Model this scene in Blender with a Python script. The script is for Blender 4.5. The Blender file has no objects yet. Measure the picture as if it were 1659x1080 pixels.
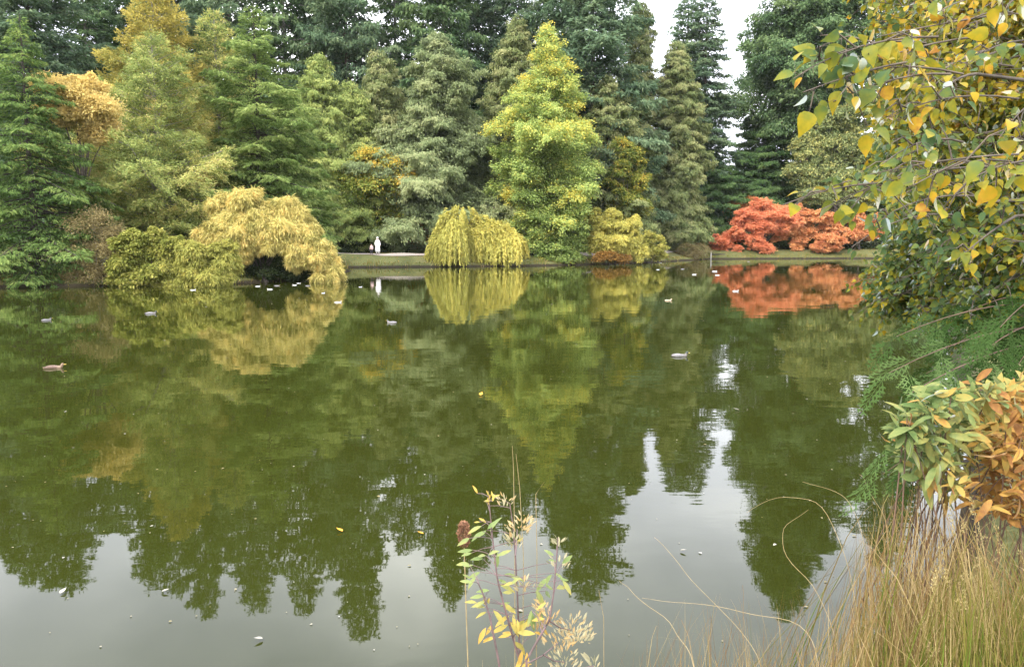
import bpy, math, random
import numpy as np
from mathutils import Vector, Matrix
PI = math.pi
HAZE = .00007
sc = bpy.context.scene
COL = sc.collection
R = np.random.default_rng(7)
random.seed(7)

# ------------------------------------------------------------------ camera
CAM = np.array([0.0, 0.0, 2.8]); PITCH = math.radians(7.0); F = 1253.0; CX, CY = 829.5, 540.0
FWD = np.array([0, math.cos(PITCH), -math.sin(PITCH)]); UP = np.array([0, math.sin(PITCH), math.cos(PITCH)])
def ray(px, py):
    return FWD + np.array([1.0, 0, 0]) * ((px - CX) / F) + UP * ((CY - py) / F)
def at(px, py, Y):
    d = ray(px, py); return CAM + d * (Y / d[1])
def on_water(px, py):
    d = ray(px, py); return CAM + d * (-CAM[2] / d[2])
def mirrored(px, py, Y):
    p = at(px, py, Y); p[2] = -p[2]; return p
cam = bpy.data.cameras.new('camera'); cam.sensor_width = 36; cam.lens = 36 * F / 1659.0
cam.clip_end = 3000; cam.clip_start = 0.05
co = bpy.data.objects.new('camera', cam); COL.objects.link(co)
co.location = CAM; co.rotation_euler = (PI / 2 - PITCH, 0, 0); sc.camera = co

# ------------------------------------------------------------------ materials
def new_mat(name):
    m = bpy.data.materials.new(name); m.use_nodes = True
    nt = m.node_tree; nt.nodes.clear()
    out = nt.nodes.new('ShaderNodeOutputMaterial')
    return m, nt, out
def nd(nt, t, **kw):
    n = nt.nodes.new(t)
    for k, v in kw.items(): setattr(n, k, v)
    return n
def ramp(nt, stops):
    r = nd(nt, 'ShaderNodeValToRGB'); e = r.color_ramp.elements
    while len(e) < len(stops): e.new(0.5)
    for i, (p, c) in enumerate(stops):
        e[i].position = p; e[i].color = (*c, 1)
    return r
def soft(c, lift, warm, des=.06):
    l = .3 * c[0] + .6 * c[1] + .1 * c[2]
    c = [x + (l - x) * des for x in c]
    return tuple(min(.85, x * lift * w_) for x, w_ in zip(c, (1 + warm, 1, 1 - warm * .6)))
def leaf_mat(name, stops, trans=0.35, gloss=0.0, rough=0.45, mott=0.0, lift=1.0, warm=0.0, des=.06):
    m, nt, out = new_mat(name)
    a = nd(nt, 'ShaderNodeAttribute', attribute_name='tint')
    r = ramp(nt, [(q, soft(c, lift, warm, des)) for q, c in stops])
    fac = a.outputs['Fac']
    if mott:
        tc = nd(nt, 'ShaderNodeTexCoord'); nz = nd(nt, 'ShaderNodeTexNoise'); nz.inputs['Scale'].default_value = mott
        nt.links.new(tc.outputs['Object'], nz.inputs['Vector'])
        ma = nd(nt, 'ShaderNodeMath', operation='MULTIPLY_ADD'); ma.inputs[1].default_value = .5; ma.inputs[2].default_value = -.25
        nt.links.new(nz.outputs['Fac'], ma.inputs[0])
        ad = nd(nt, 'ShaderNodeMath', operation='ADD'); nt.links.new(fac, ad.inputs[0]); nt.links.new(ma.outputs[0], ad.inputs[1])
        fac = ad.outputs[0]
    nt.links.new(fac, r.inputs['Fac'])
    d = nd(nt, 'ShaderNodeBsdfDiffuse'); t = nd(nt, 'ShaderNodeBsdfTranslucent')
    nt.links.new(r.outputs['Color'], d.inputs['Color']); nt.links.new(r.outputs['Color'], t.inputs['Color'])
    mx = nd(nt, 'ShaderNodeMixShader'); mx.inputs[0].default_value = trans
    nt.links.new(d.outputs[0], mx.inputs[1]); nt.links.new(t.outputs[0], mx.inputs[2])
    last = mx
    if gloss:
        g = nd(nt, 'ShaderNodeBsdfGlossy'); g.inputs['Roughness'].default_value = rough; g.inputs['Color'].default_value = (.9, .95, 1, 1)
        fr = nd(nt, 'ShaderNodeFresnel'); fr.inputs['IOR'].default_value = 1.3 + gloss
        m2 = nd(nt, 'ShaderNodeMixShader'); fm = nd(nt, 'ShaderNodeMath', operation='MULTIPLY'); fm.inputs[1].default_value = .22; nt.links.new(fr.outputs[0], fm.inputs[0]); nt.links.new(fm.outputs[0], m2.inputs[0])
        nt.links.new(mx.outputs[0], m2.inputs[1]); nt.links.new(g.outputs[0], m2.inputs[2]); last = m2
    nt.links.new(last.outputs[0], out.inputs[0])
    return m
def plain(name, c, rough=.8, c2=None, scale=8.0, bump=0.0):
    m, nt, out = new_mat(name)
    p = nd(nt, 'ShaderNodeBsdfPrincipled'); p.inputs['Roughness'].default_value = rough
    tc = nd(nt, 'ShaderNodeTexCoord'); nz = nd(nt, 'ShaderNodeTexNoise'); nz.inputs['Scale'].default_value = scale; nz.inputs['Detail'].default_value = 5
    nt.links.new(tc.outputs['Object'], nz.inputs['Vector'])
    c2 = c2 or tuple(x * .6 for x in c)
    r = ramp(nt, [(.3, c2), (.7, c)]); nt.links.new(nz.outputs['Fac'], r.inputs['Fac'])
    nt.links.new(r.outputs['Color'], p.inputs['Base Color'])
    if bump:
        b = nd(nt, 'ShaderNodeBump'); b.inputs['Distance'].default_value = bump
        nt.links.new(nz.outputs['Fac'], b.inputs['Height']); nt.links.new(b.outputs[0], p.inputs['Normal'])
    nt.links.new(p.outputs[0], out.inputs[0])
    return m

def G(*cs):                                    # evenly spaced colour stops
    return [(i / (len(cs) - 1), c) for i, c in enumerate(cs)]
M = {}
M['bark'] = plain('bark', (.13, .10, .075), .9, (.05, .04, .03), 6, .02)
M['red_bark'] = plain('red_bark', (.20, .12, .085), .9, (.09, .055, .04), 4, .02)
M['pale_bark'] = plain('pale_bark', (.34, .31, .27), .9, (.17, .15, .13), 5, .01)
M['dark_bark'] = plain('dark_bark', (.07, .055, .045), .9, (.03, .025, .02), 7, .01)
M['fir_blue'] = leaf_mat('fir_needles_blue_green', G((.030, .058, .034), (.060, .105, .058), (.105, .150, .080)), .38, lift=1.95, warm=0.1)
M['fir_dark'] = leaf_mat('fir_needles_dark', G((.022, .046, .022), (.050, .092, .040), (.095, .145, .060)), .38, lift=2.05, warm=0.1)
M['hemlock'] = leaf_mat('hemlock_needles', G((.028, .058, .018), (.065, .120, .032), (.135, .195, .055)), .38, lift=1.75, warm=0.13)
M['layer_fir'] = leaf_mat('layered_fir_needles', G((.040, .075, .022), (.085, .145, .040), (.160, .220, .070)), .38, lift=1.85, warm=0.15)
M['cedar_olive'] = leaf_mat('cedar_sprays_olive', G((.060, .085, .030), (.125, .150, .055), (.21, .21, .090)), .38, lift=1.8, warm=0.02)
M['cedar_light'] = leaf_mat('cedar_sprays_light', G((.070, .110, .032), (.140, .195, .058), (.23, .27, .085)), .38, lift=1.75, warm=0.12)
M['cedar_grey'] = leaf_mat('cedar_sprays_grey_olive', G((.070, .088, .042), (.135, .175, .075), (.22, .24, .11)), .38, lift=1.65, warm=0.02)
M['cypress_dark'] = leaf_mat('cypress_sprays_dark', G((.022, .050, .018), (.050, .096, .032), (.085, .135, .045)), .38, lift=1.8, warm=0.06)
M['golden'] = leaf_mat('golden_needles', G((.14, .15, .035), (.28, .255, .055), (.42, .34, .070)), .35, lift=1.2, warm=0)
M['pale_feather'] = leaf_mat('pale_green_needles', G((.078, .105, .028), (.160, .205, .056), (.27, .28, .080), (.33, .27, .09)), .35, lift=1.7, warm=0.02)
M['ginkgo'] = leaf_mat('yellow_green_leaves', G((.10, .155, .032), (.27, .36, .095), (.43, .49, .12), (.64, .52, .075)), .4, lift=1.12, warm=0)
M['orange_tree'] = leaf_mat('orange_leaves', G((.40, .33, .12), (.66, .50, .16), (.80, .64, .22)), .4)
M['gold_leaf'] = leaf_mat('gold_and_green_leaves', G((.085, .13, .026), (.19, .23, .045), (.42, .36, .055), (.72, .42, .050)), .4, lift=1.15, warm=0.00)
M['yellow_cascade'] = leaf_mat('yellow_leaves', G((.22, .21, .050), (.55, .48, .14), (.72, .61, .20), (.76, .55, .16)), .4)
M['willow'] = leaf_mat('willow_leaves', G((.22, .24, .050), (.49, .46, .10), (.70, .58, .12)), .4)
M['olive_shrub'] = leaf_mat('yellow_green_shrub_leaves', G((.15, .17, .035), (.34, .35, .075), (.56, .48, .11)), .4, lift=1.1, warm=0.03)
M['green_shrub'] = leaf_mat('green_shrub_leaves', G((.070, .105, .022), (.175, .215, .045), (.31, .32, .085)), .35, lift=1.45, warm=0.16)
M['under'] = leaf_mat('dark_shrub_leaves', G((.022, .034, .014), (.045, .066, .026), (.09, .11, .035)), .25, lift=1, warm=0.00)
M['rust'] = leaf_mat('rust_brown_leaves', G((.11, .088, .040), (.22, .18, .075), (.33, .25, .10)), .3, lift=1.3, warm=0)
M['brown_orange'] = leaf_mat('brown_orange_leaves', G((.14, .09, .03), (.36, .19, .045), (.56, .32, .06)), .35)
M['maple_red'] = leaf_mat('red_maple_leaves', G((.60, .19, .085), (.82, .31, .15), (.84, .43, .19)), .45)
M['maple_orange'] = leaf_mat('orange_maple_leaves', G((.52, .19, .085), (.82, .40, .16), (.84, .52, .21)), .45)
M['maple_mixed'] = leaf_mat('orange_green_maple_leaves', G((.22, .19, .045), (.62, .25, .070), (.80, .28, .09)), .4)
M['pale_decid'] = leaf_mat('pale_green_leaves', G((.075, .105, .040), (.165, .19, .070), (.33, .29, .085)), .35, lift=1.75, warm=0)
M['poplar'] = leaf_mat('poplar_leaves', G((.075, .130, .050), (.13, .165, .032), (.22, .215, .024), (.36, .275, .020), (.46, .27, .024), (.26, .12, .02)), .45, .1, .5, mott=38, des=.0)
M['thuja'] = leaf_mat('cedar_fronds', G((.024, .058, .012), (.055, .10, .028), (.12, .18, .060)), .3, .0, des=0)
M['orange_shrub'] = leaf_mat('oblong_leaves', G((.10, .16, .045), (.20, .24, .070), (.34, .30, .075), (.50, .28, .055), (.28, .13, .04)), .38, .1, .5, mott=45, des=.05)
M['dry_grass'] = leaf_mat('grass_blades', G((.075, .120, .016), (.15, .14, .030), (.20, .145, .052), (.40, .305, .15), (.18, .10, .042)), .3, des=0)
M['weed'] = leaf_mat('weed_leaves', G((.16, .24, .075), (.26, .30, .10), (.42, .34, .07), (.54, .31, .05)), .4, .1, .5, mott=60)
M['fluff'] = leaf_mat('silvery_leaves', G((.25, .24, .13), (.40, .36, .22), (.46, .30, .12)), .4)
M['floating'] = leaf_mat('floating_leaf_surface', G((.22, .19, .09), (.28, .25, .17), (.38, .37, .34)), .1)
M['orange_leaf'] = leaf_mat('orange_leaf_surface', G((.65, .30, .03), (.75, .38, .04)), .1)
M['cone'] = plain('seedhead', (.30, .15, .08), .9, (.16, .075, .04), 60, .004)

# ------------------------------------------------------------------ object helpers
def tag(o, label, cat, group=None, kind=None):
    if label: o['label'] = label
    if cat: o['category'] = cat
    if group: o['group'] = group
    if kind: o['kind'] = kind
    return o
def empty(name, loc):
    o = bpy.data.objects.new(name, None); COL.objects.link(o); o.location = tuple(float(v) for v in loc)
    o.empty_display_size = .2
    return o
def raw_mesh(name, V, FC, mat, parent=None, tint=None, smooth=False):
    V = np.ascontiguousarray(V, dtype=np.float32); FC = np.ascontiguousarray(FC, dtype=np.int32)
    n, k = FC.shape
    me = bpy.data.meshes.new(name)
    me.vertices.add(len(V)); me.vertices.foreach_set('co', V.ravel())
    me.loops.add(n * k); me.loops.foreach_set('vertex_index', FC.ravel())
    me.polygons.add(n)
    me.polygons.foreach_set('loop_start', np.arange(0, n * k, k, dtype=np.int32))
    me.polygons.foreach_set('loop_total', np.full(n, k, dtype=np.int32))
    if smooth: me.polygons.foreach_set('use_smooth', np.ones(n, dtype=bool))
    if tint is not None:
        a = me.attributes.new('tint', 'FLOAT', 'POINT'); a.data.foreach_set('value', np.ascontiguousarray(np.clip(tint, 0, 1), dtype=np.float32))
    me.update(calc_edges=True)
    me.materials.append(mat)
    o = bpy.data.objects.new(name, me); COL.objects.link(o)
    if parent: o.parent = parent
    return o
def unit(v):
    return v / np.maximum(np.linalg.norm(v, axis=-1, keepdims=True), 1e-9)
def tubes(name, lines, mat, parent=None, sides=5):
    """lines: list of (points Nx3, radii N): one mesh"""
    VV, FF, off = [], [], 0
    ang = np.arange(sides) * 2 * PI / sides
    for P, r in lines:
        P = np.asarray(P, float); r = np.broadcast_to(np.asarray(r, float), (len(P),))
        T = unit(np.gradient(P, axis=0)); ref = np.where(np.abs(T[:, 2:3]) > .9, [[1., 0, 0]], [[0, 0, 1.]])
        U = unit(np.cross(T, ref)); W = np.cross(T, U)
        ring = P[:, None, :] + r[:, None, None] * (np.cos(ang)[None, :, None] * U[:, None, :] + np.sin(ang)[None, :, None] * W[:, None, :])
        n = len(P); VV.append(ring.reshape(-1, 3))
        i = np.arange(n - 1)[:, None] * sides; j = np.arange(sides)[None, :]; j2 = (j + 1) % sides
        FF.append(np.stack([i + j, i + j2, i + sides + j2, i + sides + j], -1).reshape(-1, 4) + off)
        off += n * sides
    return raw_mesh(name, np.concatenate(VV), np.concatenate(FF), mat, parent, smooth=True)
class Cloud:
    """many small leaf faces"""
    def __init__(s): s.d = []
    def add(s, C, A, N, L, W, T):
        n = len(C)
        s.d.append((C, unit(A), N, np.broadcast_to(L, (n,)), np.broadcast_to(W, (n,)), np.broadcast_to(T, (n,))))
    def count(s): return sum(len(x[0]) for x in s.d)
    def build(s, name, mat, parent, fold=.15, tri=False):
        C, A, N, L, W, T = (np.concatenate(z) for z in zip(*s.d))
        B = unit(np.cross(A, N)); N = np.cross(B, A)
        L = L[:, None]; W = W[:, None]; n = len(C)
        m = C + A * L * .42 + N * W * fold
        if tri:
            V = np.stack([C + B * W * .5, C + A * L, C - B * W * .5], 1); k = 3
        else:
            V = np.stack([C, m + B * W * .5, C + A * L, m - B * W * .5], 1); k = 4
        return raw_mesh(name, V.reshape(-1, 3), np.arange(n * k).reshape(n, k), mat, parent, tint=np.repeat(T, k))

# ------------------------------------------------------------------ terrain
shore_px = [(-420, 476), (-150, 470), (0, 466), (180, 463), (390, 459), (455, 456), (540, 449)]
POND = [tuple(on_water(*p)[:2]) for p in shore_px]
POND += [tuple(on_water(*p)[:2]) for p in [(562, 440), (560, 433.5), (690, 432.5), (850, 431), (960, 428.5), (1070, 424.5), (1150, 419.5), (1350, 418.8), (1560, 419)]]
POND += [(56, 88), (36, 60), (22, 38), (13.5, 24), (8.8, 15), (5.6, 9.2), (3.7, 6.3), (2.3, 4.9), (.8, 4.0), (-2, 3.7), (-12, 3.6), (-45, 3.5), (-60, 20)]
g = np.random.default_rng(5); Q = []
for i in range(len(POND)):                     # small bays and bumps along the shore
    a, b = np.array(POND[i]), np.array(POND[(i + 1) % len(POND)]); L_ = np.linalg.norm(b - a); k_ = int(min(14, max(1, L_ / 1.6))); nrm = np.array([-(b - a)[1], (b - a)[0]]) / max(L_, 1e-6)
    for j in range(k_): Q.append(a + (b - a) * j / k_ + (nrm * g.normal(0, .22) if j and a[1] > 20 and b[1] > 20 else 0))
POND = np.array(Q)
def shore_dist(x, y):
    """signed distance to the pond outline: positive on land"""
    P = np.stack([np.asarray(x, float), np.asarray(y, float)], -1)
    best = np.full(P.shape[:-1], 1e9); inside = np.zeros(P.shape[:-1], bool)
    for i in range(len(POND)):
        a, b = POND[i], POND[(i + 1) % len(POND)]
        ab = b - a; t = np.clip(((P - a) @ ab) / (ab @ ab), 0, 1)
        best = np.minimum(best, np.linalg.norm(P - a - t[..., None] * ab, axis=-1))
        c = (a[1] > P[..., 1]) != (b[1] > P[..., 1])
        with np.errstate(divide='ignore', invalid='ignore'):
            xi = a[0] + (P[..., 1] - a[1]) * ab[0] / (ab[1] if ab[1] != 0 else 1e-9)
        inside ^= c & (P[..., 0] < xi)
    return np.where(inside, -best, best)
def ss(t):
    t = np.clip(t, 0, 1); return t * t * (3 - 2 * t)
def ground_z(x, y):
    x = np.asarray(x, float); y = np.asarray(y, float)
    d = shore_dist(x, y)
    bump = .05 * np.sin(x * .9 + 1.3 * np.sin(y * .7)) + .04 * np.sin(y * 1.7 + x * .4)
    land = .28 * ss(d / .45) + .92 * ss((d - .2) / 4.2) + bump * ss(d / 2) + .9 * ss((d - 12) / 40)
    water = -.9 * ss(-d / 2.5) - .05
    return np.where(d > 0, land, water)
def gz(x, y): return float(ground_z(np.array([x]), np.array([y]))[0])
xs = np.unique(np.concatenate([np.linspace(-900, -130, 12), np.arange(-130, 130, 1.3), np.arange(-9, 9, .3), np.linspace(130, 900, 12)]))
ys = np.unique(np.concatenate([np.linspace(-300, -12, 8), np.arange(-12, 9, .3), np.arange(9, 125, 1.0), np.linspace(125, 1200, 24)]))
gx, gy = np.meshgrid(xs, ys); gzv = ground_z(gx, gy)
nx, ny = len(xs), len(ys)
idx = np.arange(nx * ny).reshape(ny, nx)
FC = np.stack([idx[:-1, :-1], idx[:-1, 1:], idx[1:, 1:], idx[1:, :-1]], -1).reshape(-1, 4)
m, nt, out = new_mat('grassy_ground')
p = nd(nt, 'ShaderNodeBsdfPrincipled'); p.inputs['Roughness'].default_value = .95; p.inputs['Specular IOR Level'].default_value = .1
tc = nd(nt, 'ShaderNodeTexCoord')
n1 = nd(nt, 'ShaderNodeTexNoise'); n1.inputs['Scale'].default_value = .35; n1.inputs['Detail'].default_value = 8
n2 = nd(nt, 'ShaderNodeTexNoise'); n2.inputs['Scale'].default_value = 9; n2.inputs['Detail'].default_value = 6
nt.links.new(tc.outputs['Object'], n1.inputs['Vector']); nt.links.new(tc.outputs['Object'], n2.inputs['Vector'])
r1 = ramp(nt, [(.3, (.085, .095, .036)), (.55, (.135, .14, .055)), (.75, (.18, .165, .075))])
r2 = ramp(nt, [(.3, (.55, .55, .5)), (.7, (1.15, 1.15, 1.1))])
nt.links.new(n1.outputs['Fac'], r1.inputs['Fac']); nt.links.new(n2.outputs['Fac'], r2.inputs['Fac'])
mul = nd(nt, 'ShaderNodeMixRGB', blend_type='MULTIPLY'); mul.inputs[0].default_value = 1
nt.links.new(r1.outputs[0], mul.inputs[1]); nt.links.new(r2.outputs[0], mul.inputs[2])
# bare wet soil at the water's edge (height above the water)
geo = nd(nt, 'ShaderNodeNewGeometry'); sx = nd(nt, 'ShaderNodeSeparateXYZ'); nt.links.new(geo.outputs['Position'], sx.inputs[0])
mr = nd(nt, 'ShaderNodeMapRange'); mr.inputs[1].default_value = .10; mr.inputs[2].default_value = .24
nt.links.new(sx.outputs['Z'], mr.inputs[0])
mx = nd(nt, 'ShaderNodeMixRGB'); mx.inputs[1].default_value = (.030, .024, .016, 1)
nt.links.new(mr.outputs[0], mx.inputs[0]); nt.links.new(mul.outputs[0], mx.inputs[2])
nt.links.new(mx.outputs[0], p.inputs['Base Color'])
bp = nd(nt, 'ShaderNodeBump'); bp.inputs['Distance'].default_value = .06; nt.links.new(n2.outputs['Fac'], bp.inputs['Height']); nt.links.new(bp.outputs[0], p.inputs['Normal'])
nt.links.new(p.outputs[0], out.inputs[0])
g = raw_mesh('ground', np.stack([gx, gy, gzv], -1).reshape(-1, 3), FC, m, smooth=True)
tag(g, 'grassy banks and woodland floor around the pond', 'ground', kind='structure')

# water ------------------------------------------------------------
m, nt, out = new_mat('pond_water')
p = nd(nt, 'ShaderNodeBsdfPrincipled'); p.inputs['Base Color'].default_value = (.0215, .0255, .0036, 1)
p.inputs['Roughness'].default_value = .015; p.inputs['IOR'].default_value = 1.333
tc = nd(nt, 'ShaderNodeTexCoord')
def wnoise(sx_, sy_, scale, det):
    mp = nd(nt, 'ShaderNodeMapping'); mp.inputs['Scale'].default_value = (sx_, sy_, 1)
    nz = nd(nt, 'ShaderNodeTexNoise'); nz.inputs['Scale'].default_value = scale; nz.inputs['Detail'].default_value = det
    nt.links.new(tc.outputs['Object'], mp.inputs[0]); nt.links.new(mp.outputs[0], nz.inputs['Vector']); return nz
a = wnoise(.8, 1.0, .8, 2); b = wnoise(.7, 1.3, 3.2, 2)
mk = wnoise(.5, 1, .09, 2)
mrr = nd(nt, 'ShaderNodeMapRange'); mrr.inputs[1].default_value = .35; mrr.inputs[2].default_value = .65; mrr.inputs[3].default_value = .25; mrr.inputs[4].default_value = 1.7
nt.links.new(mk.outputs['Fac'], mrr.inputs[0])
sm = nd(nt, 'ShaderNodeMath', operation='MULTIPLY_ADD'); sm.inputs[1].default_value = .22
nt.links.new(b.outputs['Fac'], sm.inputs[0]); nt.links.new(a.outputs['Fac'], sm.inputs[2])
sm2 = nd(nt, 'ShaderNodeMath', operation='MULTIPLY'); nt.links.new(sm.outputs[0], sm2.inputs[0]); nt.links.new(mrr.outputs[0], sm2.inputs[1])
bp = nd(nt, 'ShaderNodeBump'); bp.inputs['Strength'].default_value = 1; bp.inputs['Distance'].default_value = .0042
nt.links.new(sm2.outputs[0], bp.inputs['Height']); nt.links.new(bp.outputs[0], p.inputs['Normal'])
nt.links.new(p.outputs[0], out.inputs[0])
wv = np.array([[-120, 3, 0], [75, 3, 0], [75, 118, 0], [-120, 118, 0]], float)
w = raw_mesh('water', wv, np.array([[0, 1, 2, 3]]), m)
tag(w, 'still olive green pond water', 'water', kind='structure')

# path ------------------------------------------------------------
ppx = [(545, 409.6), (620, 410.6), (700, 410.2), (860, 409), (980, 408), (1090, 407.5)]
pts = [np.array([-52., 100.]), np.array([-36., 95.]), np.array([-25.5, 89.])]
for (a_, b_) in ppx:
    d_ = ray(a_, b_); P_ = CAM + d_ * ((1.27 - CAM[2]) / d_[2]); pts.append(P_[:2])
pts = pts[:-1]
for (a_, b_, o_) in [(1080, 423.5, 5.5), (1150, 419.5, 6.5), (1230, 419, 7), (1350, 418.8, 7), (1560, 419, 7)]:
    P_ = on_water(a_, b_); pts.append(np.array([P_[0], P_[1] + o_]))
pts = np.array(pts)
tt = np.linspace(0, len(pts) - 1, 160); pc = np.stack([np.interp(tt, np.arange(len(pts)), pts[:, k]) for k in (0, 1)], -1)
tg = unit(np.gradient(pc, axis=0)); nr = np.stack([-tg[:, 1], tg[:, 0]], -1)
V = []
for s in (-.75, -.3, .3, .75):
    q = pc + nr * s; V.append(np.concatenate([q, ground_z(q[:, 0], q[:, 1])[:, None] + .05], -1))
V = np.stack(V, 1); n = len(pc); ii = np.arange(n - 1)[:, None] * 4 + np.arange(3)[None, :]
FC = np.stack([ii, ii + 1, ii + 5, ii + 4], -1).reshape(-1, 4)
o = raw_mesh('path', V.reshape(-1, 3), FC, plain('gravel_path', (.36, .31, .27), .95, (.24, .20, .17), 12, .01), smooth=True)
tag(o, 'pale gravel path along the far bank', 'path', kind='structure')

# ------------------------------------------------------------------ tree generators (local coordinates, base at the origin)
def conifer(h, r, z0=.04, gap=.5, per=6, p=.85, e0=.5, e1=-.05, droop=.3, tipup=.08, dens=26, ll=.34, lw=.13, hang=.25, jit=.08, lat=.34, irr=.3, skip=.06, axis_down=0., seed=1, belly=.12, bare=0.0, tint_top=0.0, open_top=0.0, vert=.3, fine=1.0):
    dens, ll, lw, jit = dens * 1.9 * fine, ll * .76 / fine ** .4, lw * .80 / fine ** .4, jit * 1.15
    g = np.random.default_rng(seed)
    nb = int(h * (1 - z0) / gap * per)
    f = (np.arange(nb) + g.random(nb)) / nb; f = 1 - (1 - f) ** 1.08
    f = f[g.random(nb) > skip + bare * np.clip(.35 - f, 0, 1)]; nb = len(f)
    az = np.arange(nb) * 2.39996 + g.normal(0, .35, nb)
    # slow bulges make the outline uneven
    ph = g.random(6) * 6.28
    bul = 1 + .18 * np.sin(f * 9 + ph[0] + az * 1) + .12 * np.sin(f * 23 + ph[1] - az * 2) + .10 * np.sin(f * 41 + ph[2] + 3 * az)
    Lb = r * (1 - f) ** p * np.minimum(1, .55 + f / belly * .45) * (1 - irr + 2 * irr * g.random(nb)) * bul + .10 * r * (1 - f) ** .3 * .6 + .12
    zb = h * (z0 + (1 - z0) * f) * .985
    e = e1 + (e0 - e1) * f + g.normal(0, .10, nb)
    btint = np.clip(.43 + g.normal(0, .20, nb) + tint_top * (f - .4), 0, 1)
    hd = np.stack([np.cos(az), np.sin(az), 0 * az], -1); ld = np.stack([-np.sin(az), np.cos(az), 0 * az], -1)
    cnt = np.maximum(3, (dens * Lb * (lat * Lb * .9 + .35) * (1 - open_top * f)).astype(int))
    B = np.repeat(np.arange(nb), cnt); n = len(B)
    L_ = Lb[B]; t = g.random(n) ** .62
    ntw = np.maximum(3, (L_ / .32).astype(int)); k = np.floor(t * ntw)
    t = np.clip((k + .5 + g.normal(0, .16, n)) / ntw, .03, 1.05)
    side = np.where(g.random(n) < .5, 1., -1.); s = g.random(n) ** .8
    twl = lat * L_ * np.clip(1.08 - t, 0, 1) ** .75 + .12
    off = s * twl
    h1 = np.modf(np.abs(np.sin(B * 12.9898 + k * 78.233 + side * 37.719) * 43758.5453))[0] - .5
    h2 = np.modf(np.abs(np.sin(B * 39.346 + k * 11.135 + side * 83.155) * 24634.6345))[0] - .5
    z = zb[B] + L_ * (e[B] * t - droop * t ** 2 + tipup * t ** 4) - hang * off + 2 * vert * off * h1 + vert * .35 * h2
    C = hd[B] * (L_ * t + .45 * off)[:, None] + ld[B] * (side * off)[:, None]
    C[:, 2] = z
    C += g.normal(0, 1, (n, 3)) * jit * np.array([1, 1, .7])
    A = hd[B] * .65 + ld[B] * (side * .75)[:, None] + g.normal(0, .38, (n, 3))
    A[:, 2] += e[B] - 2 * droop * t - hang - axis_down + 1.4 * vert * h1
    N = g.normal(0, .55, (n, 3)) + hd[B] * (.25 + .5 * min(1, axis_down)); N[:, 2] += 1
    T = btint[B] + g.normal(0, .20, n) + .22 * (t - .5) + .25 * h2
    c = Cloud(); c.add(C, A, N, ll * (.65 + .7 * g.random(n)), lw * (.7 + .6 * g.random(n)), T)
    # leader
    lines = []
    for i in range(0, nb, 2 if nb > 260 else 1):
        tb = np.array([0, .3, .6, .95]); q = hd[i][None] * (Lb[i] * tb)[:, None]
        q[:, 2] = zb[i] + Lb[i] * (e[i] * tb - droop * tb ** 2 + tipup * tb ** 4)
        lines.append((q, np.array([.014, .010, .006, .003]) * (Lb[i] + .6)))
    zt = np.linspace(0, 1, 10); wob = np.stack([.012 * h * np.sin(zt * 5 + ph[3]) * zt * (1 - zt), .012 * h * np.sin(zt * 4 + ph[4]) * zt * (1 - zt), zt * h], -1)
    wob[0, 2] = -.4
    trunk = [(wob, (.011 * h + .04) * (1 - zt) ** .8 + .012)]
    return c, lines, trunk
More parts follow.
